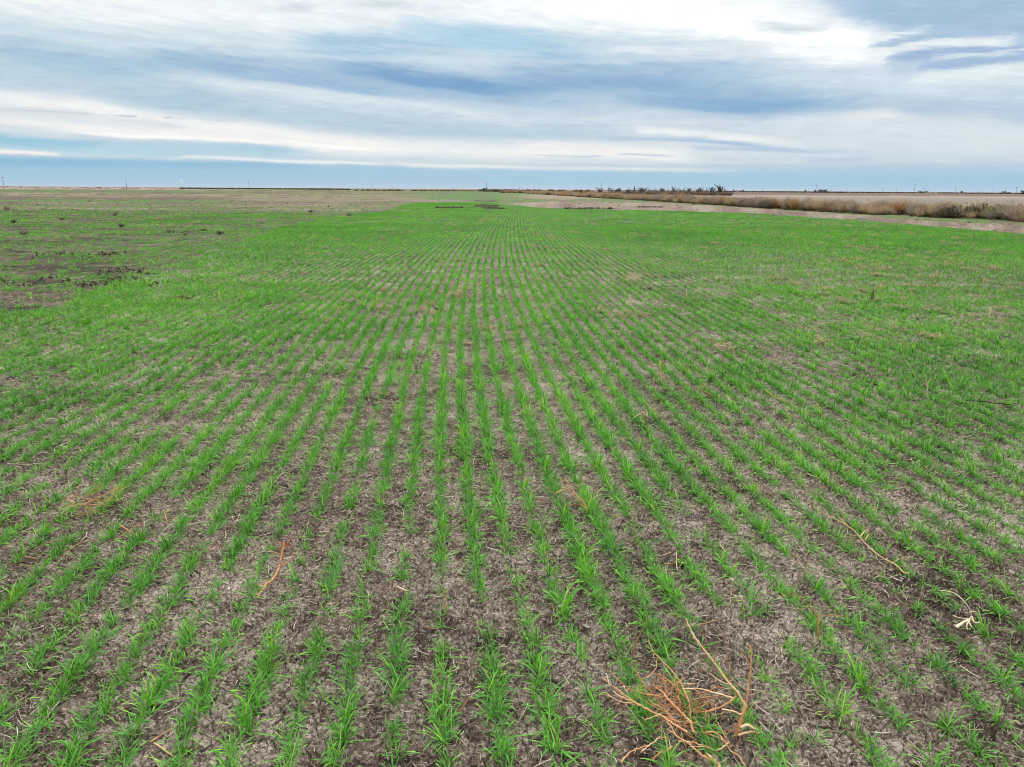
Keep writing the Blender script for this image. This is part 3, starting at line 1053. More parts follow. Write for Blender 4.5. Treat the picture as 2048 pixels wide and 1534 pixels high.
sv = []
for k in range(10):
    tb = Tubes()
    L_ = random.uniform(0.025, 0.08)
    a = random.uniform(-0.4, 0.4)
    pts = [(x_ * L_, a * L_ * (x_ * x_), 0.002 + 0.006 * random.random()) for x_ in (-.5, -.15, .2, .5)]
    tb.tube(pts, [random.uniform(.0010, .0020)] * 4, 4, random.random())
    if k % 4 == 0:
        tb.tube([pts[1], (pts[1][0] + .02, pts[1][1] + .02, .01), (pts[1][0] + .035, pts[1][1] + .045, .006)], .0009, 4, .5)
    sv.append(tb.mesh('straw_piece', straw_m))
ns = 34000
sy_ = 1.2 + 15 * rng.uniform(0, 1, ns) ** 0.9
sx_ = rng.uniform(-1, 1, ns) * (0.8 * sy_ + 0.8)
dn = fbm(sx_ * 1.2, sy_ * 1.2, 3, 301)
ok = rng.uniform(0, 1, ns) < sstep(0.35, 0.65, dn) * 0.9 + 0.1
sx_, sy_ = sx_[ok], sy_[ok]
n_ = len(sx_)
straw = scatter_object('straw_litter', np.stack([sx_, sy_, hgt(sx_, sy_) + 0.002], -1), np.stack([rng.normal(0, .12, n_), rng.normal(0, .2, n_), rng.uniform(0, 6.28, n_)], -1),
                       np.stack([rng.uniform(0.35, 1.25, n_) * (.9 + sy_ / 30)] * 3, -1), rng.integers(0, 10, n_), shape_coll('straw_shape', sv))
tag(straw, 'short pale bits of straw strewn over the bare soil', 'straw', kind='stuff')


def lump(name, mt, s, seed, sub=2):
    import bmesh
    bm = bmesh.new()
    bmesh.ops.create_icosphere(bm, subdivisions=sub, radius=1)
    rs = random.Random(seed)
    ax = (rs.uniform(.7, 1.2), rs.uniform(.6, 1.1), rs.uniform(.4, .7))
    cuts = [(Vector((rs.gauss(0, 1), rs.gauss(0, 1), rs.gauss(0, 1))).normalized(), rs.uniform(.55, .9)) for _ in range(9)]
    for v in bm.verts:
        c_ = v.co.copy()
        for nn, dd in cuts:
            e = c_.dot(nn) - dd
            if e > 0:
                c_ -= nn * e * 0.9
        c_ *= 1 + rs.uniform(-.09, .09)
        v.co = Vector((c_.x * ax[0], c_.y * ax[1], c_.z * ax[2])) * s
    me = bpy.data.meshes.new(name)
    bm.to_mesh(me)
    bm.free()
    me.materials.append(mt)
    attr(me, 'val', 'FLOAT', [rs.uniform(.35, .75)] * len(me.vertices))
    return me


cv_ = [lump('clod', clod_m, 0.010, k, 3) for k in range(8)]
ns = 30000
sy_ = 1.2 + 13 * rng.uniform(0, 1, ns) ** 0.75
sx_ = rng.uniform(-1, 1, ns) * (0.8 * sy_ + 0.8)
dn = fbm(sx_ * 1.7 + 5, sy_ * 1.7, 3, 31)
ok = rng.uniform(0, 1, ns) < sstep(0.40, 0.62, dn) * 0.92 + 0.08
sx_, sy_ = sx_[ok], sy_[ok]
n_ = len(sx_)
cs = np.exp(rng.normal(-0.30, 0.5, n_)).clip(0.25, 2.0)
clods = scatter_object('soil_clods', np.stack([sx_, sy_, hgt(sx_, sy_) + 0.001], -1), rng.uniform(0, 6.28, (n_, 3)) * np.array([.15, .15, 1]),
                       np.stack([cs] * 3, -1), rng.integers(0, 8, n_), shape_coll('clod_shape', cv_))
tag(clods, 'small crumbly brown clods lying on the soil', 'soil', kind='stuff')


# ------------------------------------------------------------------ dead weeds in the near field
def gz(p):
    return float(hgt(np.array([p[0]]), np.array([p[1]]))[0])


def lying(px, hts):
    """polyline on/over the ground: (px,py) with heights in metres"""
    out_ = []
    for (x_, y_), h_ in zip(px, hts if hasattr(hts, '__len__') else [hts] * len(px)):
        q_ = P(x_, y_, h_)
        out_.append(Vector(q_))
    return out_


def rising(px, dys):
    """polyline that starts on the ground at px[0]; every later point stands dy metres behind the foot"""
    b_ = P(*px[0])
    out_ = [Vector((b_[0], b_[1], -0.01))]
    for (x_, y_), dy in zip(px[1:], dys[1:]):
        out_.append(Q(x_, y_, b_[1] + dy))
    return out_


def Z(lst, x0, y0, s):
    return [(x0 + a / s, y0 + b_ / s) for a, b_ in lst]


def finish(tb, name, mt, label, cat, group=None, foot=None):
    off = Vector(foot) if foot is not None else Vector((sum(v.x for v in tb.v) / len(tb.v), sum(v.y for v in tb.v) / len(tb.v), 0))
    o = tb.obj(name, mt, None, off)
    tag(o, label, cat, group)
    return o


zz = lambda l: Z(l, 1190, 1220, 4.886)
# 1. standing forked stalk, bottom right
foot = P(*zz([(1385, 1215)])[0])
root = empty('dead_weed_stalk', (foot[0], foot[1], 0))
tag(root, 'tall forked orange-brown dead weed stalk standing at the lower right', 'dead plant')
fo = Vector((foot[0], foot[1], 0))
by = foot[1]


def up(lst, dys):
    return [Q(x_, y_, by + d_) for (x_, y_), d_ in zip(zz(lst), dys)]


tb = Tubes()
tb.smooth_tube(up([(1375, 1240), (1395, 1180), (1425, 1080), (1450, 1000), (1475, 920)], (0, 0, .01, .02, .03)), .0080, .0058, 4, .0012, sides=9, val=.8, wob=.25)
tb.obj('stem', stalk_m, root, fo)
for name_, l_, d_, r0, r1, vv in (
        ('branch', [(1475, 920), (1500, 790), (1515, 640), (1522, 520), (1530, 400), (1500, 340)], (.03, .04, .05, .06, .07, .08), .0052, .0028, .65),
        ('branch', [(1472, 930), (1380, 790), (1290, 690), (1170, 520), (1060, 380), (980, 270), (930, 180), (890, 90)], (.03, .05, .08, .12, .15, .18, .2, .22), .0056, .0026, .6),
        ('twig', [(1500, 520), (1470, 460), (1415, 400)], (.06, .06, .08), .0018, .001, .7),
        ('twig', [(1310, 730), (1220, 690), (1110, 615)], (.08, .08, .1), .0030, .0012, .7),
        ('twig', [(1490, 790), (1420, 740), (1340, 670)], (.04, .03, .02), .0018, .001, .8),
        ('twig', [(1310, 680), (1305, 540), (1285, 400), (1265, 230)], (.08, .06, .05, .05), .0024, .0012, .4),
        ('twig', [(1170, 510), (1130, 380), (1090, 280), (1050, 200)], (.12, .14, .16, .17), .0014, .0008, .2),
        ('branch', [(1440, 1030), (1400, 1010), (1340, 985), (1240, 970)], (.02, .01, -.01, -.02), .0046, .0034, .6),
        ('branch', [(1375, 850), (1310, 900), (1240, 945), (1170, 970), (1080, 1000)], (.05, .04, .03, .03, .03), .0046, .0028, .45),
        ('branch', [(1350, 860), (1250, 830), (1120, 795), (1030, 770), (850, 765)], (.05, .06, .07, .08, .09), .0042, .0024, .6)):
    tb = Tubes()
    tb.smooth_tube(up(l_, d_), r0 * .85, r1 * .85, 4, .0012, sides=7, val=vv + .28, wob=.22)
    tb.obj(name_, stalk_m, root, fo)
tb = Tubes()
tb.smooth_tube(lying(zz([(1400, 1225), (1470, 1200), (1540, 1190), (1625, 1205)]), (.01, .02, .02, .01)), .005, .003, 4, .001, sides=6, val=.6)
tb.smooth_tube(lying(zz([(1420, 1150), (1490, 1125), (1550, 1155), (1600, 1180)]), (.03, .04, .03, .01)), .006, .004, 4, .001, sides=6, val=.95)
tb.obj('root_stub', stalk_m, root, fo)

# 2. tangle of fallen branches left of it
tb = Tubes()
tangle = [
    ([(1240, 1530), (1130, 1470), (1020, 1400), (930, 1320), (800, 1230), (700, 1160)], (.01, .02, .02, .03, .04, .04), .0048, .0030, .6),
    ([(900, 1190), (760, 1110), (640, 1030), (510, 970), (400, 905), (330, 860), (200, 765), (70, 665)], (.04, .05, .06, .08, .09, .1, .12, .13), .0050, .0022, .65),
    ([(400, 905), (330, 880), (260, 850), (180, 795)], (.09, .08, .08, .08), .0040, .0022, .75),
    ([(400, 905), (290, 905), (170, 850), (100, 800)], (.09, .07, .05, .05), .0038, .0012, .75),
    ([(170, 850), (120, 835), (45, 825)], (.05, .05, .05), .0015, .0008, .8),
    ([(690, 850), (520, 825), (400, 795), (300, 745), (240, 700), (195, 645)], (.06, .06, .07, .08, .09, .1), .0034, .0016, .35),
    ([(960, 1200), (930, 1100), (840, 1000), (760, 920), (700, 850), (650, 790), (580, 755)], (.03, .05, .07, .08, .08, .07, .06), .0056, .0030, .55),
    ([(560, 800), (500, 745), (450, 690), (410, 610)], (.06, .08, .09, .1), .0030, .0014, .35),
    ([(920, 900), (860, 760), (790, 640), (720, 560), (640, 480), (560, 390), (525, 290)], (.06, .09, .12, .14, .15, .16, .17), .0038, .0014, .7),
    ([(560, 390), (580, 480), (600, 510)], (.16, .13, .1), .0014, .0010, .7),
    ([(500, 660), (560, 615), (595, 560), (608, 470)], (.06, .07, .08, .1), .0024, .0014, .75),
    ([(810, 800), (760, 730), (690, 670), (640, 640), (570, 620)], (.06, .07, .07, .07, .06), .0040, .0024, .3),
    ([(690, 800), (680, 700), (650, 560)], (.05, .08, .11), .0018, .0010, .4),
    ([(735, 820), (765, 740), (790, 650)], (.06, .09, .12), .0020, .0014, .75),
    ([(1170, 960), (1060, 1000), (960, 1000)], (.05, .04, .03), .0034, .0022, .35),
    ([(1000, 820), (1100, 790), (1180, 760), (1260, 750)], (.05, .05, .05, .05), .0030, .0020, .25),
    ([(930, 1060), (930, 960), (900, 860), (820, 790), (800, 700)], (.04, .06, .08, .08, .08), .0022, .0012, .55),
    ([(540, 900), (640, 950), (700, 1000), (760, 1100)], (.05, .05, .05, .04), .0024, .0014, .6),
    ([(660, 1030), (720, 1110), (795, 1215)], (.07, .05, .04), .0030, .0020, .85),
    ([(490, 1070), (560, 1045), (640, 1015)], (.05, .06, .07), .0026, .0018, .9),
    ([(640, 1030), (760, 1070), (900, 1105)], (.06, .05, .05), .0030, .0022, .5),
    ([(720, 1010), (800, 1130), (870, 1190), (960, 1260)], (.05, .04, .03, .03), .0024, .0016, .4),
    ([(870, 1120), (920, 1080), (950, 1150), (990, 1220)], (.02, .04, .03, .01), .0060, .0040, .8),
    ([(450, 1390), (520, 1330), (580, 1290), (630, 1235)], (.03, .04, .05, .06), .0032, .0022, .9),
    ([(250, 1500), (300, 1430), (380, 1370), (470, 1340), (560, 1300)], (.01, .01, .02, .03, .04), .0040, .0024, .55),
    ([(620, 1260), (700, 1250), (705, 1300), (680, 1370)], (.05, .06, .04, .01), .0026, .0016, .5),
    ([(560, 1480), (620, 1410), (700, 1370), (760, 1335)], (.01, .02, .02, .02), .0048, .0036, .3),
    ([(815, 1280), (880, 1285), (950, 1295)], (.03, .03, .03), .0042, .0032, .7),
    ([(1190, 1380), (1240, 1350), (1310, 1285)], (.02, .03, .05), .0050, .0026, .95),
    ([(1060, 1200), (1150, 1195), (1210, 1220), (1270, 1290), (1330, 1380), (1390, 1420), (1480, 1530)], (.03, .03, .03, .03, .02, .02, .01), .0032, .0026, .6),
    ([(1200, 1100), (1250, 1200), (1320, 1310)], (.03, .03, .02), .0022, .0014, .6),
    ([(1090, 1400), (1130, 1440), (1200, 1520), (1250, 1560)], (.01, .015, .01, .01), .0090, .0075, .75),
    ([(950, 1290), (1080, 1330), (1140, 1340)], (.02, .02, .02), .0034, .0024, .5),
]
for l_, h_, r0, r1, vv in tangle:
    tb.smooth_tube(lying(zz(l_), h_), r0 * .78, r1 * .72, 4, .0018, sides=7, val=vv - .22, wob=.28)
c0 = lying(zz([(800, 950)]), .03)[0]
for k in range(190):
    a = random.uniform(0, 6.28)
    p0 = c0 + Vector((random.gauss(0, .085), random.gauss(0, .085), random.uniform(-.025, .02)))
    ln = random.uniform(.02, .13)
    d_ = Vector((math.cos(a), math.sin(a), random.uniform(-.2, .35)))
    tb.smooth_tube([p0, p0 + d_ * ln * .5 + Vector((random.gauss(0, .006), random.gauss(0, .006), 0)), p0 + d_ * ln], random.uniform(.0008, .0020), .0006, 2, 0, sides=4, val=random.uniform(-.2, .55))
finish(tb, 'dead_branch_tangle', stalk_m, 'wide tangle of orange-brown dead branches flat among the wheat at the lower right', 'dead plant')

# 3. forked twig, right
zz = lambda l: Z(l, 1548, 1150, 3.994)
foot = P(*zz([(352, 515)])[0])
by = foot[1]
tb = Tubes()
for l_, d_, r0, r1, vv in (([(352, 520), (352, 430), (345, 340)], (0, .0, .01), .0046, .0036, .7),
                           ([(345, 345), (300, 275), (245, 205), (180, 160), (112, 138)], (.01, .03, .05, .06, .07), .0034, .0014, .4),
                           ([(365, 400), (390, 350), (410, 325), (490, 325), (590, 332)], (.0, -.01, -.01, .0, .02), .0028, .0014, .45),
                           ([(345, 330), (330, 270), (310, 210)], (.01, .01, .01), .0018, .001, .7),
                           ([(350, 335), (362, 315)], (.01, .01), .002, .0014, .8),
                           ([(490, 325), (530, 285)], (0, .02), .001, .0007, .3)):
    tb.smooth_tube(up(l_, d_), r0, r1, 4, .0006, sides=6, val=vv, wob=.1)
finish(tb, 'dead_weed_twig', stalk_m, 'small orange twig forking in two, upright on bare soil right of the big tangle', 'dead plant', None, (foot[0], foot[1], 0))

# 4. long fallen branch
zz = lambda l: Z(l, 1550, 950, 3.835)
tb = Tubes()
for l_, h_, r0, r1, vv in (([(1030, 755), (985, 745), (930, 690), (810, 625), (700, 530), (610, 430), (520, 370), (420, 315), (300, 245)], (.01, .02, .03, .04, .05, .06, .07, .08, .09), .0034, .0014, .6),
                           ([(655, 470), (690, 430), (712, 422)], (.055, .07, .08), .003, .002, .7),
                           ([(690, 505), (715, 455)], (.05, .07), .0028, .002, .6),
                           ([(540, 380), (500, 330), (470, 295)], (.065, .08, .09), .0018, .001, .7),
                           ([(560, 390), (520, 320), (540, 210)], (.065, .08, .12), .0012, .0008, .4),
                           ([(640, 460), (580, 470)], (.055, .04), .0014, .0009, .5),
                           ([(900, 675), (950, 645), (1010, 625)], (.03, .04, .05), .0012, .0007, .7)):
    tb.smooth_tube(lying(zz(l_), h_), r0, r1, 4, .0008, sides=6, val=vv, wob=.12)
finish(tb, 'fallen_branch', stalk_m, 'long thin pinkish dead branch lying slantwise among the wheat rows on the right', 'dead branch')

# 5. root stalk, left of centre
zz = lambda l: Z(l, 500, 1060, 10.22)
tb = Tubes()
tb.smooth_tube(lying(zz([(150, 1370), (210, 1270), (290, 1180), (320, 1110), (420, 1060)]), (.01, .015, .02, .025, .03)), .0034, .0065, 4, .001, sides=7, val=.75, wob=.2)
tb.smooth_tube(lying(zz([(420, 1060), (500, 960), (570, 830), (610, 700)]), (.03, .03, .03, .035)), .0058, .0055, 4, .0008, sides=7, val=.6, wob=.15)
tb.smooth_tube(lying(zz([(610, 700), (630, 580), (650, 470), (680, 360), (690, 260)]), (.035, .05, .06, .07, .08)), .0068, .0050, 4, .0016, sides=7, val=.4, wob=.25)
for l_, h_ in (([(620, 700), (740, 650), (840, 610), (860, 470)], (.035, .04, .05, .06)), ([(600, 490), (480, 450), (340, 390), (200, 350)], (.05, .06, .07, .08)),
               ([(650, 310), (560, 240), (490, 185)], (.07, .08, .09)), ([(620, 420), (560, 340), (510, 285)], (.06, .07, .08)), ([(700, 330), (790, 250), (830, 100)], (.07, .09, .1)),
               ([(740, 330), (800, 220), (900, 180)], (.06, .07, .08)), ([(690, 400), (760, 330), (830, 330)], (.06, .06, .06)), ([(290, 1100), (200, 1120), (140, 1110)], (.03, .03, .02)),
               ([(600, 780), (680, 730), (780, 660)], (.03, .04, .05))):
    tb.smooth_tube(lying(zz(l_), h_), .0026, .0011, 4, .0008, sides=5, val=random.uniform(.2, .7))
c0 = lying(zz([(780, 280)]), .05)[0]
for k in range(40):
    d_ = Vector((random.gauss(0, 1), random.gauss(0, 1), random.gauss(0, .8))).normalized()
    tb.smooth_tube([c0 + d_ * .005, c0 + d_ * random.uniform(.015, .04)], .0012, .0006, 2, 0, sides=4, val=random.uniform(0, .4))
finish(tb, 'uprooted_weed', stalk_m, 'uprooted reddish weed with thick pale root lying left of centre in the foreground', 'dead plant')

# 6. bundle of stalks at centre right
zz = lambda l: Z(l, 1090, 940, 13.945)
tb = Tubes()
for l_, h_, r, vv in (([(1200, 1200), (1130, 1090), (1000, 900), (820, 720), (680, 590), (500, 440), (420, 390)], (.01, .02, .04, .05, .06, .07, .08), .0034, .7),
                      ([(1180, 1120), (1060, 880), (930, 760), (820, 620), (740, 480), (640, 340), (540, 230)], (.02, .05, .07, .09, .1, .12, .13), .0032, .85),
                      ([(1150, 960), (1060, 860), (970, 770)], (.03, .04, .05), .004, .5), ([(720, 520), (680, 430), (600, 340), (560, 300)], (.06, .08, .1, .1), .003, .5),
                      ([(480, 390), (430, 300), (440, 200)], (.08, .09, .1), .0014, .8), ([(560, 990), (700, 975), (980, 975), (1000, 1090), (1060, 1230)], (.03, .04, .04, .03, .01), .0036, .3),
                      ([(890, 560), (980, 420), (1120, 220)], (.05, .09, .13), .002, .8), ([(120, 560), (220, 640), (360, 750)], (.04, .04, .03), .0018, .8),
                      ([(1290, 1210), (1190, 1080), (1280, 990)], (.01, .03, .06), .0022, .98), ([(1180, 900), (1260, 740)], (.01, .05), .001, .6)):
    tb.smooth_tube(lying(zz(l_), h_), r, r * .6, 4, .0009, sides=6, val=vv, wob=.15)
tb.smooth_tube(lying(zz([(290, 650), (400, 600), (510, 545)]), (.04, .05, .06)), .0042, .0050, 3, .0008, sides=7, val=1.0)
finish(tb, 'stalk_bundle', stalk_m, 'bundle of broken orange stalks leaning across a row right of the picture centre', 'dead plant')

# 7. bleached stubble clump
zz = lambda l: Z(l, 1250, 790, 21.9)
tb = Tubes()
for l_, h_, r, vv in (([(320, 1050), (480, 930), (640, 820), (800, 730)], (.01, .04, .06, .08), .006, .6), ([(1010, 700), (1040, 560), (1010, 440), (940, 380)], (.05, .09, .12, .14), .007, .7),
                      ([(1040, 570), (1160, 490), (1310, 370)], (.09, .11, .14), .005, .8), ([(1090, 820), (1200, 700), (1330, 610)], (.04, .07, .1), .007, .7),
                      ([(960, 1000), (970, 860), (960, 740)], (.01, .04, .05), .008, .4), ([(650, 1120), (760, 1160), (860, 1190)], (.02, .02, .02), .010, .8),
                      ([(790, 750), (880, 860), (930, 960)], (.07, .05, .02), .004, .6), ([(740, 880), (680, 960), (660, 1050)], (.05, .03, .02), .006, .1), ([(600, 800), (420, 720), (300, 650)], (.04, .05, .06), .003, .3),
                      ([(1380, 760), (1300, 830)], (.02, .02), .008, .0), ([(860, 740), (800, 720)], (.08, .08), .004, .9)):
    tb.smooth_tube(lying(zz(l_), h_), r * .75, r * .5, 4, .001, sides=6, val=vv, wob=.15)
finish(tb, 'stubble_clump', pale_m, 'bleached cream stubble clump poking up right of centre', 'dead plant')

# 8. pale dried grass plant far right foreground
zz = lambda l: Z(l, 1548, 1150, 3.994)
tb = Tubes()
for l_, h_, r, vv in (([(1575, 320), (1560, 270), (1520, 210), (1430, 140), (1310, 122)], (.02, .06, .09, .1, .1), .0024, .6), ([(1455, 420), (1500, 385), (1560, 355)], (.01, .03, .05), .0075, .8),
                      ([(1560, 355), (1540, 400), (1545, 440)], (.05, .03, .01), .004, .8), ([(1550, 350), (1480, 340), (1425, 320)], (.04, .05, .05), .002, .7),
                      ([(1580, 330), (1600, 380), (1650, 375)], (.03, .02, .01), .005, .5), ([(1580, 330), (1560, 370), (1580, 420)], (.04, .02, .01), .005, .3),
                      ([(1620, 300), (1590, 290), (1560, 300)], (.02, .05, .06), .003, .5)):
    tb.smooth_tube(lying(zz(l_), h_), r, r * .6, 4, .0008, sides=6, val=vv, wob=.15)
finish(tb, 'dried_grass_plant', pale_m, 'cream dried grass plant with one long arching stem at the right edge foreground', 'dead plant')


# smaller bits, each where the photo shows it
def bit(name, mt, label, cat, strokes, group=None, fuzz=0, sides=5):
    tb = Tubes()
    tall = max(max(st[1]) for st in strokes) > 0.085
    by_ = P(*max((p_ for st in strokes for p_ in st[0]), key=lambda q_: q_[1])).y
    for st in strokes:
        l_, h_, r, vv = st
        pl = [Q(a_, b_, by_ + .02 + .15 * hh_) for (a_, b_), hh_ in zip(l_, h_)] if tall else lying(l_, h_)
        tb.smooth_tube(pl, r, r * .55, 3, r * .25, sides=sides, val=vv, wob=.12)
    if fuzz:
        c_ = Vector((sum(v.x for v in tb.v) / len(tb.v), sum(v.y for v in tb.v) / len(tb.v), sum(v.z for v in tb.v) / len(tb.v)))
        s_ = max((v - c_).length for v in tb.v)
        r = strokes[0][2]
        for k in range(fuzz):
            p0 = c_ + Vector((random.gauss(0, .4), random.gauss(0, .35), random.uniform(-.1, .2))) * s_
            d_ = Vector((random.gauss(0, 1), random.gauss(0, 1), random.gauss(0.3, .5))).normalized() * s_ * random.uniform(.2, .5)
            p0.z = max(p0.z, .004)
            tb.smooth_tube([p0, p0 + d_], r * .4, r * .2, 2, 0, sides=4, val=random.random())
    return finish(tb, name, mt, label, cat, group)


bit('weed_pile', stalk_m, 'loose pile of rusty dead stalks in the left foreground', 'dead plant',
    [([(140, 1037), (165, 1030), (200, 1010), (250, 975)], (.02, .04, .05, .06), .0035, .5), ([(170, 1020), (190, 1008), (205, 990)], (.03, .04, .05), .004, .2),
     ([(165, 1008), (200, 995), (245, 970)], (.03, .05, .06), .003, .4), ([(180, 1020), (178, 1000), (190, 985)], (.02, .04, .06), .003, .3), ([(135, 998), (150, 1005)], (.03, .03), .004, .8),
     ([(155, 1028), (200, 1022)], (.03, .03), .003, .1), ([(195, 985), (208, 968)], (.05, .09), .003, .6)], fuzz=60)
bit('crossed_sticks', stalk_m, 'two pinkish sticks crossed like an X in the left foreground', 'dead branch',
    [([(239, 1049), (258, 1061), (283, 1075)], (.04, .03, .02), .0034, .85), ([(228, 1082), (250, 1066), (282, 1046)], (.02, .035, .06), .0022, .75)])
bit('broken_stick', stalk_m, 'short pink-brown stick leaning right of the crossed sticks', 'dead branch', [([(327, 1022), (332, 1036), (335, 1050)], (.05, .03, .01), .0034, .8)])
bit('long_thin_stick', stalk_m, 'long thin tan stick lying near the left edge above the corner rows', 'dead branch', [([(60, 1103), (95, 1085), (138, 1070)], (.01, .03, .03), .0018, .6), ([(124, 1115), (152, 1090), (175, 1080)], (.02, .04, .04), .0016, .7)])
bit('husk_pile', dark_m, 'reddish-brown rotted husks on the soil at the left edge', 'dead plant',
    [([(18, 1128), (50, 1122), (75, 1118)], (.01, .01, .01), .004, .4), ([(50, 1114), (62, 1116), (74, 1119)], (.02, .03, .02), .008, .9), ([(30, 1135), (52, 1131), (70, 1133)], (.01, .015, .01), .005, .9)], fuzz=14)
bit('fallen_stick', stalk_m, 'straight reddish stick lying on soil near the bottom left', 'dead branch', [([(300, 1484), (335, 1462), (364, 1444)], (.01, .02, .03), .0024, .35), ([(308, 1486), (330, 1500), (345, 1512)], (.01, .01, .01), .0034, .5)])
bit('corn_husk_piece', pale_m, 'short tan broken stem piece lying on pale soil left of centre', 'dead plant', [([(796, 1174), (805, 1178), (815, 1182)], (.01, .012, .01), .0055, .2)])
bit('upright_stem', stalk_m, 'thin reddish stem standing in a wheat tuft at centre bottom', 'dead plant', [([(888, 1232), (892, 1205), (896, 1173)], (.0, .05, .1), .0020, .6)])
bit('rotten_husk', dark_m, 'curled rust-coloured husk on the soil below picture centre', 'dead plant', [([(848, 1253), (860, 1257), (878, 1258)], (.01, .02, .01), .005, .95), ([(930, 1241), (948, 1246)], (.01, .01), .004, .9)])
bit('dark_peg', dark_m, 'dark brown peg of old stalk in a row at the bottom right', 'dead branch', [([(1702, 1470), (1716, 1490), (1728, 1506)], (.03, .02, .01), .0062, .5)])
bit('thin_twig', stalk_m, 'thin upright reddish stem between wheat rows right of centre', 'dead plant', [([(1306, 1066), (1306, 1030), (1308, 1005)], (0, .06, .11), .0016, .3)])
bit('broken_stem_piece', pale_m, 'broken pale stem on the ground beneath the thin reddish stem', 'dead plant', [([(1355, 1140), (1352, 1120), (1354, 1100)], (.01, .02, .04), .0028, .5), ([(1325, 1110), (1345, 1104)], (.02, .02), .003, .3), ([(1328, 1128), (1352, 1126)], (.01, .01), .003, .1)])
bit('pale_stick', pale_m, 'short pale stick lying on a row in the right foreground', 'dead branch', [([(1438, 1085), (1448, 1100), (1460, 1110)], (.04, .02, .01), .0035, .7)])
bit('pale_root_piece', pale_m, 'pale root piece lying beside dark crumbled soil on the right', 'dead branch', [([(1615, 947), (1635, 955), (1655, 962)], (.02, .02, .01), .004, .7)])
bit('curled_root', dark_m, 'small curled brown root on the soil on the right', 'dead plant', [([(1680, 970), (1684, 962), (1688, 960), (1682, 966)], (.01, .04, .05, .03), .004, .8)])
bit('forked_reed', stalk_m, 'slim reddish broken stalk lying left of the orange stalk bundle', 'dead branch', [([(1052, 982), (1070, 992), (1090, 1011)], (.05, .03, .01), .0024, .5), ([(1072, 1000), (1100, 996)], (.03, .03), .0024, .2)])
bit('standing_stalk', stalk_m, 'tall orange-brown stalk with side arms standing right of the picture centre', 'dead plant',
    [([(1322, 770), (1322, 752), (1320, 735), (1319, 722)], (0, .1, .18, .24), .0085, .3), ([(1322, 770), (1330, 762), (1327, 745)], (.0, .03, .08), .003, .8), ([(1300, 728), (1318, 731)], (.2, .2), .004, .4), ([(1328, 730), (1338, 724)], (.2, .23), .004, .6)])
bit('reddish_root', stalk_m, 'low reddish branch with curled tips lying on the mid right rows', 'dead branch',
    [([(1440, 797), (1420, 790), (1405, 782), (1395, 778)], (.02, .03, .04, .05), .006, .2), ([(1395, 778), (1400, 774), (1414, 775), (1414, 783)], (.05, .09, .09, .05), .0025, .9)], fuzz=10)
bit('broken_shrub', pale_m, 'brushy tan dead shrub leaning left in the mid right rows', 'dead plant',
    [([(1470, 711), (1466, 697), (1455, 688), (1430, 684)], (0, .08, .13, .16), .007, .4), ([(1466, 700), (1452, 696), (1436, 690)], (.07, .1, .12), .004, .1), ([(1420, 692), (1440, 700), (1455, 705)], (.08, .06, .03), .004, .2),
     ([(1468, 705), (1462, 690), (1456, 683)], (.04, .13, .18), .003, .9)], fuzz=36)
bit('small_twig_cluster', stalk_m, 'little cluster of twigs left of the brushy tan dead shrub', 'dead plant', [([(1390, 683), (1391, 677), (1393, 673)], (0, .05, .1), .004, .8), ([(1385, 682), (1402, 676)], (.02, .05), .003, .3)])
bit('forked_dry_weed', pale_m, 'pale tan weed forked like a Y standing in the right middle rows', 'dead plant',
    [([(1851, 790), (1855, 778), (1854, 768), (1851, 750)], (0, .08, .15, .26), .006, .5), ([(1854, 768), (1861, 757)], (.15, .22), .005, .6), ([(1852, 772), (1845, 762), (1842, 755)], (.1, .18, .2), .004, .1)])
bit('fallen_dark_stick', dark_m, 'long dark stick lying flat near the right edge', 'dead branch', [([(1930, 801), (1960, 802), (1990, 806), (2022, 809)], (.03, .05, .05, .04), .008, .1), ([(1996, 822), (2014, 816), (2035, 808)], (.01, .03, .05), .006, .1)])
bit('orange_fallen_twig', stalk_m, 'orange twig slanting over bare soil in the right middle distance', 'dead branch', [([(1530, 780), (1545, 791), (1560, 798), (1578, 801)], (.12, .08, .05, .03), .005, .5), ([(1560, 800), (1582, 806)], (.03, .02), .008, .3)])
bit('rusty_weed_spike', dark_m, 'upright rusty-brown seed spike of a weed in the green to the right', 'dead plant',
    [([(1741, 604), (1745, 596), (1747, 588), (1748, 576)], (0, .12, .22, .38), .007, .75)] +
    [([(1741.5 + k * .42, 602 - k * 1.55), (1743 + k * .42 + 5 * math.sin(k * 2.4), 599 - k * 1.55)], (0, .1), .008, .3 + .4 * ((k * 7) % 5) / 5) for k in range(14)])
bit('white_dry_stalk', pale_m, 'whitish dry stalk sticking up near the right edge of the green', 'dead plant', [([(1978, 634), (1980, 625), (1982, 614)], (0, .1, .24), .011, .9), ([(1976, 630), (1972, 620)], (.03, .16), .008, .7), ([(1962, 636), (1990, 634)], (.02, .02), .012, .5)])
bit('tumbleweed', pale_m, 'low round straw-coloured tumbleweed in the green right of centre', 'dead plant', [([(1262, 568), (1266, 552), (1270, 545)], (0, .15, .25), .006, .2), ([(1272, 566), (1276, 555), (1280, 546)], (0, .15, .25), .006, .2), ([(1252, 566), (1260, 556)], (0, .15), .006, .3)], fuzz=160)
bit('pale_leaning_stem', pale_m, 'pale leaning stem alone in the green upslope of the dead shrub', 'dead plant', [([(1374, 594), (1373, 580), (1374, 574)], (0, .14, .22), .007, .5)])
bit('bent_white_stem', pale_m, 'small white bent stem in the green on the right', 'dead plant', [([(1429, 620), (1433, 613), (1428, 606)], (0, .1, .18), .005, .9)])
bit('reddish_twigs', stalk_m, 'tuft of reddish twigs between rows left of the tall stalk', 'dead plant', [([(1034, 672), (1040, 664), (1044, 662)], (0, .08, .1), .005, .2), ([(1034, 670), (1031, 660), (1033, 656)], (.02, .1, .14), .004, .3)], fuzz=16)
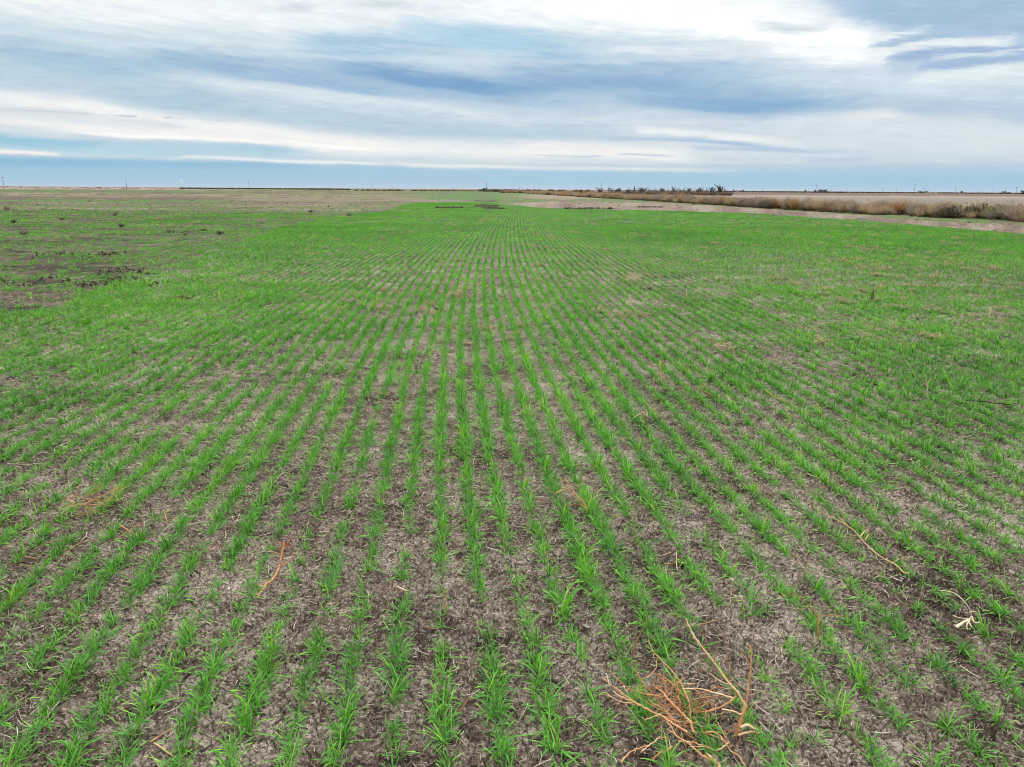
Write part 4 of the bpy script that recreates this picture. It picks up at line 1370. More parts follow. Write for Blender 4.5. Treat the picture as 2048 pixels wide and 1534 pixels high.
bit('bent_orange_stem', stalk_m, 'bent orange stem between the centre rows in the middle distance', 'dead plant', [([(958, 578), (970, 575), (984, 574), (990, 579)], (.06, .12, .16, .06), .005, .4)])
bit('curled_husk', pale_m, 'cream curled husk in the centre rows below the bent orange stem', 'dead plant', [([(937, 590), (941, 593), (945, 596)], (.08, .05, .02), .009, .6), ([(754, 586), (760, 585), (765, 589)], (.04, .07, .03), .009, .6)])
bit('dark_log', dark_m, 'rotting dark log piece beside a clod heap on the left', 'dead branch', [([(369, 730), (378, 722), (388, 716)], (.02, .05, .1), .010, .9), ([(392, 724), (398, 727)], (.05, .03), .005, .6)])
bit('brown_weed_mat', dark_m, 'flat mat of brown dead weed in the green on the left', 'dead plant', [([(340, 598), (360, 596), (385, 598)], (.05, .1, .06), .010, .6), ([(350, 602), (375, 592)], (.02, .12), .008, .8)], fuzz=80)
bit('tan_upright_stem', stalk_m, 'tan upright stem standing right of the flat brown weed mat', 'dead plant', [([(442, 605), (440, 594), (438, 585)], (0, .15, .28), .009, .5)])
bit('pale_stalk_left', pale_m, 'pale stalk lying on the left rows near the picture edge', 'dead branch', [([(85, 712), (95, 706), (103, 702)], (.02, .06, .1), .007, .4), ([(0, 737), (10, 738), (17, 740)], (.03, .03, .03), .012, .4)])
bit('thin_red_stems', stalk_m, 'two thin rusty stems crossing in a row above the centre foreground', 'dead plant', [([(756, 780), (768, 785), (774, 775)], (.03, .04, .1), .0028, .2), ([(750, 789), (775, 788)], (.02, .02), .0035, .2), ([(700, 817), (720, 816), (735, 816)], (.04, .04, .04), .0025, .5)])
bit('small_red_stalk', stalk_m, 'small reddish stalk leaning in the centre rows near midfield', 'dead plant', [([(912, 655), (917, 665), (924, 672)], (.12, .08, .02), .005, .3), ([(900, 653), (910, 660)], (.12, .08), .003, .4)])
bit('white_hooked_stem', pale_m, 'small hooked cream stem on the soil below the tall stalk', 'dead plant', [([(1046, 782), (1049, 775), (1048, 770)], (0, .05, .08), .004, .8)])
bit('stem_fragment', stalk_m, 'tiny rust stem fragment beside a tuft in the lower centre', 'dead plant', [([(918, 1423), (932, 1405), (940, 1393)], (.01, .03, .05), .0024, .4)])
bit('rust_stem_left', stalk_m, 'two rust stems leaning together beside a tuft left of the uprooted weed', 'dead plant', [([(416, 1100), (424, 1090), (432, 1078)], (.01, .04, .08), .0026, .3), ([(432, 1098), (432, 1088), (430, 1080)], (.01, .04, .08), .0026, .3)])
bit('dry_sapling', stalk_m, 'dry twig rising left of the fallen tangle beside a wheat row', 'dead plant',
    [(Z([(375, 450), (385, 370), (430, 260), (470, 180), (545, 70)], 1190, 1220, 4.886), (.0, .05, .1, .14, .2), .0024, .6)])
bit('red_twig_flat', stalk_m, 'straight reddish twig lying flat above the standing forked stalk', 'dead branch', [(Z([(885, 160), (1000, 145), (1090, 125), (1180, 98)], 1190, 1220, 4.886), (.02, .02, .03, .03), .0026, .2)])
bit('curved_red_twig', stalk_m, 'short curved red twig in a row right above the fallen tangle', 'dead branch', [([(1459, 1212), (1462, 1195), (1462, 1180)], (.01, .04, .06), .0026, .3)])
for (x_, y_, s_, lb) in ((458, 1176, .011, 'flat round pale stone beside a row left of the uprooted weed'), (1392, 793, .010, 'small white pebble on bare soil in the right middle rows'), (2028, 1096, .013, 'white pebble on the soil at the right edge'),
                         (1390, 941, .010, 'white pebble on the cracked bare patch right of centre'), (1139, 930, .011, 'small pale stone beside a row above the orange bundle'), (1278, 573, .03, 'white stone at the foot of the tumbleweed')):
    o = link(bpy.data.objects.new('pebble', lump('pebble', stone_m, s_, int(x_), 3)))
    q_ = P(x_, y_)
    o.location = (q_[0], q_[1], gz(q_) + s_ * .3)
    tag(o, lb, 'stone')

# ------------------------------------------------------------------ bushes
def bush_mat(name, lo, hi, k=0.75):
    mt, t, b = mat(name)
    av = t.n.new('ShaderNodeAttribute')
    av.attribute_name = 'val'
    oi = t.n.new('ShaderNodeObjectInfo')
    f = t.m('ADD', t.m('MULTIPLY', av.outputs['Fac'], 0.8), t.m('MULTIPLY', oi.outputs['Random'], 0.2))
    c = t.mix(f, srgb(*lo, k), srgb(*hi, k))
    t.put(b.inputs['Base Color'], c)
    b.inputs['Roughness'].default_value = 0.85
    b.inputs['Specular IOR Level'].default_value = 0.1
    return mt


bm_grey = bush_mat('grey_brown_weed', (118, 102, 90), (208, 188, 164))
bm_tan = bush_mat('tan_weed', (140, 116, 88), (226, 198, 154))
bm_org = bush_mat('orange_weed', (136, 102, 70), (214, 166, 112))
bm_green = bush_mat('green_shrub_leaf', (84, 104, 54), (140, 166, 84))
bm_dark = bush_mat('dark_bark', (52, 46, 44), (96, 86, 80))
bm_brush = bush_mat('dark_brush', (82, 74, 66), (138, 122, 104))
bm_far = bush_mat('evergreen_leaf', (40, 62, 54), (80, 104, 84))


def ribbons(name, specs, mt):
    """specs: list of (points, width0, width1, value)"""
    V_, Q_, C_ = [], [], []
    for pts, w0, w1, vv in specs:
        n0 = len(V_)
        a = random.uniform(0, math.pi)
        sx, sy = math.cos(a), math.sin(a)
        for i_, p_ in enumerate(pts):
            f_ = i_ / (len(pts) - 1)
            w_ = (w0 + (w1 - w0) * f_) / 2
            V_.append((p_[0] - sx * w_, p_[1] - sy * w_, p_[2]))
            V_.append((p_[0] + sx * w_, p_[1] + sy * w_, p_[2] + w_ * .3))
            C_ += [vv, vv]
        for i_ in range(len(pts) - 1):
            a_ = n0 + 2 * i_
            Q_.append((a_, a_ + 1, a_ + 3, a_ + 2))
    me = np_mesh(name, V_, Q_, None, [mt], False)
    attr(me, 'val', 'FLOAT', C_)
    return me


def weed_bush(name, mt, h=1.2, spread=0.6, n=170, leafy=0.0, seed=0, wd=.012):
    rs = random.Random(seed)
    sp_ = []
    for k in range(n):
        a = rs.uniform(0, 6.28)
        r0 = spread * 0.35 * rs.random()
        lean = rs.random() ** .8 * spread
        hh_ = h * rs.uniform(.5, 1.0) * (1 - 0.35 * (lean / spread) ** 2)
        b0 = (math.cos(a) * r0, math.sin(a) * r0, -.02)
        tip = (math.cos(a) * (r0 + lean), math.sin(a) * (r0 + lean), hh_)
        mid = ((b0[0] + tip[0]) / 2 + rs.gauss(0, .05), (b0[1] + tip[1]) / 2 + rs.gauss(0, .05), hh_ * .55)
        sp_.append(([b0, mid, tip], wd * 1.3, wd * .5, rs.random() * .5))
        for j_ in range(5):
            f_ = rs.uniform(.3, 1)
            s_ = [mid[i_] + (tip[i_] - mid[i_]) * (f_ * 2 - 1) if f_ > .5 else b0[i_] + (mid[i_] - b0[i_]) * f_ * 2 for i_ in range(3)]
            d_ = (rs.gauss(0, .12) * h, rs.gauss(0, .12) * h, rs.uniform(.0, .18) * h)
            e_ = (s_[0] + d_[0], s_[1] + d_[1], s_[2] + d_[2])
            sp_.append(([s_, e_], wd * .8, wd * .5 if not leafy else wd * 3 * leafy, .35 + .65 * rs.random()))
    return ribbons(name, sp_, mt)


wb = [weed_bush('weed_bush', m_, random.uniform(.95, 1.25), random.uniform(.5, .75), 150, 0, 40 + k) for k, m_ in enumerate([bm_grey, bm_grey, bm_grey, bm_tan, bm_tan, bm_grey, bm_org, bm_org])]
wb += [weed_bush('weed_bush', bm_brush, 1.0, .9, 120, 1.0, 60 + k, .02) for k in range(2)]   # 8, 9 dark brush
wb += [weed_bush('weed_bush', bm_tan, .28, .25, 60, 0, 70, .008)]                           # 10 low dry grass
UB = np.array([960, 1000, 1150, 1300, 1500, 1750, 1900, 2048, 2300, 2800])
VB = np.array([381.2, 383.5, 393.5, 402, 415, 430, 437, 445, 459, 490])
base_w = np.array([P(a, b_)[:2] for a, b_ in zip(UB, VB)], float)
pp, ri, si, ii = [], [], [], []
for k in range(len(base_w) - 1):
    a, b_ = base_w[k], base_w[k + 1]
    L_ = np.linalg.norm(b_ - a)
    dirn = (b_ - a) / L_
    nrm = np.array([-dirn[1], dirn[0]])
    if nrm @ np.array([0.3, 1.0]) < 0:
        nrm = -nrm
    dep = 5.0 if k > 1 else 14.0
    n_ = int(min(L_ * dep / 0.42, 1500))
    tt = rng.uniform(0, 1, n_)
    de = rng.uniform(0, dep, n_)
    xy = a + dirn * (tt * L_)[:, None] + nrm * de[:, None]
    pp.append(xy)
xy = np.concatenate(pp)
us_, vs_ = to_px(xy[:, 0], xy[:, 1])
room = np.ones(len(xy), bool)
for cu in (1802, 1592, 1552, 1920, 1955, 1998, 1448):      # room for the single bushes built below
    dline = np.interp(cu, UB, VB)
    room &= ~((np.abs(us_ - cu) < (13 if cu > 1700 else 7)) & (vs_ > dline - 2.4 * (dline - HZ(cu)) / 40))
xy = xy[room]
n_ = len(xy)
pn = fbm(xy[:, 0] / 5, xy[:, 1] / 5, 3, 401)
hs = (0.20 + 1.2 * fbm(xy[:, 0] / 2.5, xy[:, 1] / 2.5, 3, 411) + rng.normal(0, .14, n_)).clip(.22, 1.35)
kind_ = rng.choice([0, 1, 2, 3, 4, 5], n_)
kind_ = np.where(pn > 0.56, rng.choice([3, 4, 4, 8, 1, 9], n_), kind_)
kind_ = np.where(rng.uniform(0, 1, n_) < .02, 6, kind_)
far_m = xy[:, 1] > 150
kind_ = np.where(far_m & (rng.uniform(0, 1, n_) < .7), rng.choice([3, 4, 0, 7], n_), kind_)
strip = scatter_object('weed_strip', np.column_stack([xy, np.zeros(n_)]), np.column_stack([rng.normal(0, .08, n_), rng.normal(0, .08, n_), rng.uniform(0, 6.28, n_)]),
                       np.column_stack([hs * rng.uniform(.9, 1.2, n_), hs * rng.uniform(.9, 1.2, n_), hs]), kind_, shape_coll('weed_shape', wb))
tag(strip, 'long strip of tall dry grey and tan weeds right of the field', 'weeds', kind='stuff')

# single bushes that stand out of the strip
named = [
    (1802, 430, .0, 412, 396, bm_org, 1.0, 'bright orange round tumbleweed bush topping the weed strip', 'weed bush'),
    (1592, 421, .0, 410, 396, bm_org, .6, 'small upright rust-orange weed in the weed strip near its middle', 'weed bush'),
    (1552, 418, .0, 408, 394, bm_org, .5, 'low reddish weed at the front of the strip left of the rust-orange one', 'weed bush'),
    (1920, 434, .0, 420, 403, bm_tan, .9, 'tall tan weed clump with feathery top right of the orange tumbleweed', 'weed bush'),
    (1955, 437, .0, 425, 411, bm_green, 1.1, 'wide dull green bush in the weed strip near the right edge', 'shrub'),
    (1998, 440, .0, 425, 410, bm_green, .8, 'bright green leafy shrub in the weed strip closest to the right edge', 'shrub'),
    (1890, 433, .0, 420, 408, bm_grey, .7, 'greyish brown bush in the weed strip between orange tumbleweed and tan clump', 'weed bush'),
    (2040, 444, .0, 430, 408, bm_grey, .8, 'grey-brown leaning bush at the photo right edge of the weed strip', 'weed bush'),
    (1448, 411, .0, 400, 391, bm_org, .6, 'orange-brown weed rising from the left half of the weed strip', 'weed bush'),
    (1362, 406, .0, 398, 389, bm_org, .6, 'thin rusty weed in the strip in front of the bare trees', 'weed bush')]
for k, (u_, v_, _, vm, vt, m_, spd, lb, ct) in enumerate(named):
    q_ = P(u_, v_)
    yb = q_[1] + 1.2
    top = Q(u_, vt, yb)
    h_ = top[2]
    me = weed_bush('weed_bush', m_, h_, spd, 230, 1.2 if m_ is bm_green else .4, 500 + k, .014)
    o = link(bpy.data.objects.new('shrub' if m_ is bm_green else 'weed_bush', me))
    o.location = (top[0], yb, 0)
    tag(o, lb, ct)

# lone dead weeds dotted over the left part of the field
left_weeds = [
    (14, 421, 9, 'dark dead weed clump highest up at the left photo edge'), (66, 424, 10, 'broad brown dead weed clump second from the left edge'),
    (28, 446, 7, 'flattened dead weed by the left edge below the dark clump'), (124, 440, 6, 'low dark dead weed mat left of the middle of the left field'),
    (76, 412, 12, 'thin upright dead weed behind the broad brown clump'), (243, 454, 8, 'small upright dark weed in the left field'),
    (48, 470, 9, 'dark green-brown weed low at the left edge'), (318, 440, 8, 'small dark weed with a thin top in the middle of the left field'),
    (440, 469, 8, 'brown weed clump at the end of the cross rows'), (230, 432, 9, 'wispy upright dead weed left of the small dark one'),
    (522, 447, 12, 'dead brown weed with a white tip where the crop thickens'), (622, 425, 6, 'small brown weed in the yellowish strip'),
    (698, 432, 6, 'tiny tan weed in the green right of the yellowish strip'), (143, 475, 6, 'rust-coloured low weed in the lower left field')]
sm_w = {}
for k, (u_, v_, hp, lb) in enumerate(left_weeds):
    q_ = P(u_, v_)
    h_ = hp / F_PX * q_[1] * 1.04
    me = weed_bush('dead_weed', (bm_brush, bm_grey, bm_dark)[k % 3], h_, h_ * random.uniform(.7, 1.3), 60, .3, 700 + k, .010)
    o = link(bpy.data.objects.new('dead_weed', me))
    o.location = (q_[0], q_[1], 0)
    tag(o, lb, 'dead weed')

# crumbled earth and dry residue on the thin parts, the track and the stubble beyond
nb_ = 60000
Y = 7 + 190 * rng.uniform(0, 1, nb_) ** 1.5
X = rng.uniform(-0.80, 0.86, nb_) * Y
u_, v_ = to_px(X, Y)
tu_ = [1000, 1040, 1100, 1300, 1500, 1700, 1800, 2048, 2600, 4000]
t1_ = np.interp(u_, tu_, [409, 411, 418, 421, 427, 439, 447, 469, 512, 625])
zb = (v_ < left_edge(u_) + 4) & (u_ < 900) & (v_ - HZ(u_) > 22)
zr = (u_ > 1000) & (v_ < t1_ + 1)
cl_ = fbm(X / 3.5, Y / 1.2, 4, 461, 0.6)
ok = (zb | zr) & (cl_ + rng.normal(0, .06, nb_) > 0.48)
X, Y = X[ok], Y[ok]
n_ = len(X)
hs_ = np.exp(rng.normal(-.5, .45, n_)).clip(.2, 1.8) * np.clip(Y / 60, .4, 1.0)
crumb = [lump('crumb', clod_m, .055, 60 + k) for k in range(4)] + [lump('crumb', straw_m, .045, 70)] + [weed_bush('dry_tuft', m_, .11, .10, 26, 0, 80 + k, .006) for k, m_ in enumerate((bm_tan, bm_grey, bm_brush))]
kk = rng.choice([0, 1, 2, 3, 0, 1, 4, 5, 6, 6, 7, 5], n_)
o = scatter_object('field_residue', np.column_stack([X, Y, np.zeros(n_)]), rng.uniform(0, 6.28, (n_, 3)) * np.array([0, 0, 1]), np.stack([hs_ * 1.3, hs_ * 1.3, hs_], -1), kk, shape_coll('crumb_shape', crumb))
tag(o, 'crumbled earth and dry residue lying on the thin and bare strips', 'residue', kind='stuff')
# pale residue heaps in the lush green on the right, and here and there elsewhere
nb_ = 5200
Y = 9 + 42 * rng.uniform(0, 1, nb_) ** .9
X = rng.uniform(-0.3, 0.84, nb_) * Y
cl_ = fbm(X / 1.6, Y / 1.6, 4, 471, 0.6) + .10 * sstep(.15, .5, X / Y)
u_, v_ = to_px(X, Y)
ok = (cl_ > .60) & (v_ > np.interp(u_, tu_, [409, 411, 418, 421, 427, 439, 447, 469, 512, 625]))
X, Y = X[ok], Y[ok]
n_ = len(X)
hs_ = rng.uniform(.35, 1.0, n_)
o = scatter_object('pale_residue', np.column_stack([X, Y, np.full(n_, .01)]), rng.uniform(0, 6.28, (n_, 3)) * np.array([0, 0, 1]), np.stack([hs_ * 1.5, hs_ * 1.5, hs_], -1), rng.choice([5, 5, 6, 0], n_), shape_coll('crumb_pale_shape', crumb))
tag(o, 'pale tan plant residue lying in the green on the right', 'residue', kind='stuff')

# ridge of torn up sod in the middle
q_ = P(975, 414)
pp = []
for (u0, u1, v0, n_) in ((948, 1000, 413, 50), (965, 1012, 417.5, 40), (868, 925, 416.3, 36), (1130, 1225, 418, 60), (1275, 1325, 415, 24), (150, 320, 566, 90), (-40, 200, 566, 70), (190, 310, 548, 70), (60, 260, 511, 50), (330, 420, 464, 24)):
    uu = rng.uniform(u0, u1, n_)
    vv = v0 + rng.normal(0, .5 if v0 < 440 else 3.2, n_)
    for a, b_ in zip(uu, vv):
        pp.append(P(a, b_ + 3.5 * max(b_ - 440, 0) / 60 * math.sin(a / 23)))
pp = np.array(pp)
n_ = len(pp)
sod_m = simple_mat('turned_dark_soil', [(0.2, (58, 47, 39)), (0.5, (84, 70, 59)), (0.8, (120, 103, 88))], 0.95, 20, K, 0.01)
sod = [lump('sod', sod_m, 0.15, 90 + k, 3) for k in range(6)]
o = scatter_object('turned_sod', np.column_stack([pp[:, :2], np.full(n_, .04)]), rng.uniform(0, 6.28, (n_, 3)) * np.array([.2, .2, 1]), np.stack([rng.uniform(.4, 1.3, n_) * np.clip(pp[:, 1] / 60, .10, 1) * np.where(pp[:, 1] < 40, .75, 1)] * 3, -1), rng.integers(0, 6, n_), shape_coll('sod_shape', sod))
tag(o, 'dark heaps of turned-up sod across the middle of the field', 'soil', kind='stuff')

# ------------------------------------------------------------------ bare trees behind the strip
def bare_tree(h, seed, spread=.5):
    rs = random.Random(seed)
    tr_, tw = Tubes(), []
    D0 = Vector((rs.gauss(0, .15), rs.gauss(0, .15), 1)).normalized()

    def grow(p, d, L_, r, lv):
        pts = [p]
        q = p.copy()
        dd = d.copy()
        for i_ in range(3):
            dd = (dd + Vector((rs.gauss(0, .25), rs.gauss(0, .25), rs.gauss(.05, .15)))).normalized()
            q = q + dd * L_ / 3
            pts.append(q.copy())
        if lv <= 1:
            tr_.tube(pts, [r, r * .85, r * .7, r * .55], 5, .3, .1)
        else:
            tw.append(([tuple(a_) for a_ in pts], r * 4.0, r * 2.6, .2))
        if lv < 4:
            for k in range(3 if lv else 4):
                nd = (dd + Vector((rs.gauss(0, spread), rs.gauss(0, spread), rs.gauss(.2, .3)))).normalized()
                grow(pts[rs.choice((1, 2, 3))] if lv else pts[rs.choice((1, 2))], nd, L_ * rs.uniform(.55, .85), r * .58, lv + 1)
    grow(Vector((0, 0, -.1)), D0, h * .36, h * .032, 0)
    zm = max(p_[2] for t_ in tw for p_ in t_[0])
    return tr_.mesh('trunk', bm_dark, smooth=False), ribbons('twigs', tw, bm_dark), zm


tv = [bare_tree(4.6, 900 + k, .55 + .1 * (k % 3)) for k in range(6)]
zl = [(60, 160), (150, 160), (210, 170), (262, 135), (300, 150), (385, 125), (430, 150), (465, 158), (505, 150), (550, 138), (600, 150), (655, 145), (715, 118), (745, 140), (790, 135), (835, 140), (880, 145),
      (950, 148), (985, 142), (1040, 142), (1085, 155), (1130, 155), (1172, 125), (1220, 150), (1290, 140), (1312, 145), (1360, 150), (1405, 150), (1460, 140), (1490, 125), (1560, 140), (1615, 130), (1645, 150), (1685, 95), (1722, 125), (1755, 150)]
ORD = ['first', 'second', 'third', 'fourth', 'fifth', 'sixth', 'seventh', 'eighth', 'ninth', 'tenth', 'eleventh', 'twelfth', 'thirteenth', 'fourteenth', 'fifteenth', 'sixteenth', 'seventeenth', 'eighteenth',
       'nineteenth', 'twentieth', 'twenty-first', 'twenty-second', 'twenty-third', 'twenty-fourth', 'twenty-fifth', 'twenty-sixth', 'twenty-seventh', 'twenty-eighth', 'twenty-ninth', 'thirtieth',
       'thirty-first', 'thirty-second', 'thirty-third', 'thirty-fourth', 'thirty-fifth', 'thirty-sixth']
tree_names = {3: 'bare dark tree with wide V fork standing apart at the left of the row', 5: 'lone bare tree with spreading twigs right of the V-forked one', 12: 'tallest dense dark tree in the left clump of the bare row',
              22: 'spiky bare tree standing up in the middle of the bare row', 33: 'tallest bare tree with a thin spire at the right end of the row', 34: 'bushy bare tree just right of the spired one', 35: 'last low bare tree at the right end of the row'}
for k, (zx, zt) in enumerate(zl):
    u_ = 1150 + zx / 5.85
    vt = 350 + zt / 5.85
    Yd = 330 + 60 * random.random()
    top = Q(u_, vt, Yd)
    h_ = max(top[2], 1.0)
    r_ = empty('bare_tree', (top[0], Yd, 0))
    r_.rotation_euler = (0, 0, random.uniform(0, 6.28))
    a, b_, zm_ = tv[k % 6]
    s_ = h_ / zm_
    r_.scale = (s_ * 1.1, s_ * 1.1, s_)
    for nm, me in (('trunk', a), ('crown', b_)):
        o = link(bpy.data.objects.new(nm, me))
        o.parent = r_
    tag(r_, tree_names.get(k, 'dark leafless scrubby tree, %s from the left in the bare row on the horizon' % ORD[k]), 'tree', 'bare dark trees in a row behind the weed strip')

# dark underbrush round their feet, hedge on the left horizon, brush at the left edge
pp, sc_, id_ = [], [], []
for (u0, u1, Y0, Y1, h_, n_, ids) in ((1180, 1300, 330, 400, 1.1, 160, (8, 9)), (1290, 1462, 300, 400, 1.35, 520, (8, 9, 7)), (1000, 1200, 380, 520, 1.2, 260, (7, 8, 4)),
                                      (360, 700, 1000, 1080, 1.8, 420, (8, 9)), (0, 60, 1300, 1360, 2.6, 8, (0, 1)), (190, 260, 1300, 1380, 2.6, 10, (0, 1)), (1440, 2060, 1100, 1200, 1.9, 420, (8, 9)),
                                      (960, 1180, 560, 700, 2.2, 70, (8, 9)), (700, 980, 640, 700, 1.4, 120, (7, 8))):
    for k in range(n_):
        u_ = random.uniform(u0, u1)
        Yd = random.uniform(Y0, Y1)
        q_ = Q(u_, 379, Yd)
        pp.append((q_[0], Yd, 0))
        s_ = h_ * random.uniform(.5, 1.15)
        w_ = s_ * (1.6 if Y0 > 600 else 1.1)
        sc_.append((w_, w_, s_))
        id_.append(random.choice(ids))
n_ = len(pp)
o = scatter_object('horizon_brush', pp, np.column_stack([np.zeros((n_, 2)), rng.uniform(0, 6.28, n_)]), sc_, id_, shape_coll('brush_shape', wb))
tag(o, 'low dark brush along the horizon', 'brush', kind='stuff')

# ------------------------------------------------------------------ poles
pole_m, t, b = mat('hazed_pole_wood')
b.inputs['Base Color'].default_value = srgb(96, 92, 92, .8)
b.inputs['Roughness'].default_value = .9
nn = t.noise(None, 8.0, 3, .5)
t.put(b.inputs['Base Color'], t.mix(nn, srgb(112, 108, 106, .8), srgb(156, 150, 146, .8)))  # wood grey made lighter: distance haze painted into the colour


def pole(u_, vt, Yd, arm, label, wide=.34):
    top = Q(u_, vt, Yd)
    h_ = top[2]
    r_ = empty('utility_pole', (top[0], Yd, 0))
    tb = Tubes()
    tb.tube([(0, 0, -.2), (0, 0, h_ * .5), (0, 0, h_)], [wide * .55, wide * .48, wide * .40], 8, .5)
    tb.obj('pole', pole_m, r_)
    if arm:
        a_ = Tubes()
        L_ = 1.3
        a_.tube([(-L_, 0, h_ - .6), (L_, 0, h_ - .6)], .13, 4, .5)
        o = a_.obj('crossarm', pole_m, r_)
        for x_ in (-L_ * .9, L_ * .9, 0):
            i_ = Tubes()
            z0 = h_ - .5 if x_ else h_
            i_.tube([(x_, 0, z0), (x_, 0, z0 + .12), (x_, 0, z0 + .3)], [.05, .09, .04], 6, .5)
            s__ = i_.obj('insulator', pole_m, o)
    tag(r_, label, 'utility pole', 'utility poles along the horizon')


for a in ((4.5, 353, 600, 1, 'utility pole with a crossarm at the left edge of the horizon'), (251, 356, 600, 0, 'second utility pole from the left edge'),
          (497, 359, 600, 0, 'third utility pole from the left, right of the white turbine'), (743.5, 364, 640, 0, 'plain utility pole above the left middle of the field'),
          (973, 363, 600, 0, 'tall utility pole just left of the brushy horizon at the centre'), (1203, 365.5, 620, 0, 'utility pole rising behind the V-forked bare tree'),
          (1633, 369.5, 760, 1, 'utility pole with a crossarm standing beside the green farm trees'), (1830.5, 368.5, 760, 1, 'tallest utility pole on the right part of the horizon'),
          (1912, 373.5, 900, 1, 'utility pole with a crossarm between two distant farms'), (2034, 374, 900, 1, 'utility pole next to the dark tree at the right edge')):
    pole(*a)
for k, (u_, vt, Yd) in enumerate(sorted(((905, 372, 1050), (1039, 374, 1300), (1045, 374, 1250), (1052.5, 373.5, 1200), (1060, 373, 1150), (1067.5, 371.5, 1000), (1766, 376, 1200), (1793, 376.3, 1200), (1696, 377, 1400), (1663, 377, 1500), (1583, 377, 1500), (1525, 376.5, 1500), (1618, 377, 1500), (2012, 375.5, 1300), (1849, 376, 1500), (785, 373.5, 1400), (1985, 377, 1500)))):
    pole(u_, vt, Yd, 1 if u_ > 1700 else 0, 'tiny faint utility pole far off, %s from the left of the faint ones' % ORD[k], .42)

# ------------------------------------------------------------------ farms
wall_m, t, b = mat('pale_barn_sheet')
nn = t.noise(None, 3.0, 3, .5)
t.put(b.inputs['Base Color'], t.mix(nn, srgb(196, 196, 200, .8), srgb(222, 220, 218, .8)))
roof_m, t, b = mat('grey_barn_roof')
nn = t.noise(None, 2.0, 3, .5)
t.put(b.inputs['Base Color'], t.mix(nn, srgb(120, 134, 146, .8), srgb(156, 166, 174, .8)))
door_m, t, b = mat('barn_door_paint')
nn = t.noise(None, 2.0, 3, .5)
t.put(b.inputs['Base Color'], t.mix(nn, srgb(90, 96, 104, .8), srgb(120, 124, 130, .8)))


def boxm(name, x0, x1, y0, y1, z0, z1, mt, parent):
    v = [(x0, y0, z0), (x1, y0, z0), (x1, y1, z0), (x0, y1, z0), (x0, y0, z1), (x1, y0, z1), (x1, y1, z1), (x0, y1, z1)]
    f = [(0, 3, 2, 1), (4, 5, 6, 7), (0, 1, 5, 4), (1, 2, 6, 5), (2, 3, 7, 6), (3, 0, 4, 7)]
    me = np_mesh(name, v, f, None, [mt], False)
    o = link(bpy.data.objects.new(name, me))
    o.parent = parent
    return o


def barn(u_, Yd, wd, h_, label, rot_=0.0):
    q_ = Q(u_, 379, Yd)
    r_ = empty('barn', (q_[0], Yd, 0))
    r_.rotation_euler = (0, 0, rot_)
    d_ = wd * .55
    boxm('wall', -wd / 2, wd / 2, 0, d_, 0, h_ * .68, wall_m, r_)
    boxm('door', -wd * .12, wd * .12, -.12, -.02, 0, h_ * .5, door_m, r_)
    boxm('window', wd * .25, wd * .36, -.12, -.02, h_ * .25, h_ * .45, door_m, r_)
    v = [(-wd / 2 - .4, -.5, h_ * .66), (wd / 2 + .4, -.5, h_ * .66), (wd / 2 + .4, d_ + .5, h_ * .66), (-wd / 2 - .4, d_ + .5, h_ * .66), (-wd / 2 - .4, d_ / 2, h_), (wd / 2 + .4, d_ / 2, h_)]
    me = np_mesh('roof', v, [(0, 1, 5, 4), (2, 3, 4, 5), (0, 3, 2, 1)], [(0, 4, 3), (1, 2, 5)], [roof_m], False)
    o = link(bpy.data.objects.new('roof', me))
    o.parent = r_
    tag(r_, label, 'barn')


barn(1635.5, 1250, 6, 4.6, 'small whitish barn left of the long green farm trees')
barn(1652, 1280, 12, 3.4, 'low pinkish white shed behind the long green farm trees')
barn(1479, 1450, 10, 4.2, 'distant white shed right of the bare tree row')
barn(1461, 1500, 8, 3.6, 'small pale shed nearest the right end of the bare tree row')
barn(1847, 1600, 15, 4.6, 'low grey farm building under the tallest right hand pole')
barn(2018, 1600, 12, 4.6, 'pale bluish farm building left of the last utility pole')


def leaf_tree(u_, Yd, h_, wd, label, mt=bm_far, seed=0):
    q_ = Q(u_, 379, Yd)
    r_ = empty('farm_tree', (q_[0], Yd, 0))
    rs = random.Random(seed)
    tb = Tubes()
    tb.tube([(0, 0, -.2), (0.05, 0, h_ * .3), (0, .1, h_ * .6)], [h_ * .04, h_ * .03, h_ * .015], 6, .3)
    for k in range(4):
        a = rs.uniform(0, 6.28)
        tb.tube([(0, 0, h_ * .3), (math.cos(a) * wd * .3, math.sin(a) * wd * .3, h_ * .65)], [h_ * .016, h_ * .006], 5, .3)
    tb.obj('trunk', bm_dark, r_)
    V_, Q_, C_ = [], [], []
    cl = [(rs.gauss(0, wd * .22), rs.gauss(0, wd * .22), h_ * rs.uniform(.32, .85), rs.uniform(.16, .30) * wd) for _ in range(12)]
    for k in range(700):
        c_ = rs.choice(cl)
        d_ = Vector((rs.gauss(0, 1), rs.gauss(0, 1), rs.gauss(0, .8))).normalized() * c_[3] * rs.uniform(.5, 1.05)
        p_ = Vector(c_[:3]) + d_
        p_.z = min(max(p_.z, .3), h_)
        s_ = .03 * h_ * rs.uniform(.8, 1.8)
        x_ = Vector((rs.gauss(0, 1), rs.gauss(0, 1), rs.gauss(0, 1))).normalized()
        y_ = x_.cross(Vector((rs.gauss(0, 1), rs.gauss(0, 1), rs.gauss(0, 1)))).normalized()
        n0 = len(V_)
        V_ += [tuple(p_ + x_ * s_), tuple(p_ + y_ * s_), tuple(p_ - x_ * s_), tuple(p_ - y_ * s_)]
        Q_.append((n0, n0 + 1, n0 + 2, n0 + 3))
        C_ += [rs.random()] * 4
    me = np_mesh('crown', V_, Q_, None, [mt], False)
    attr(me, 'val', 'FLOAT', C_)
    o = link(bpy.data.objects.new('crown', me))
    o.parent = r_
    tag(r_, label, 'tree')


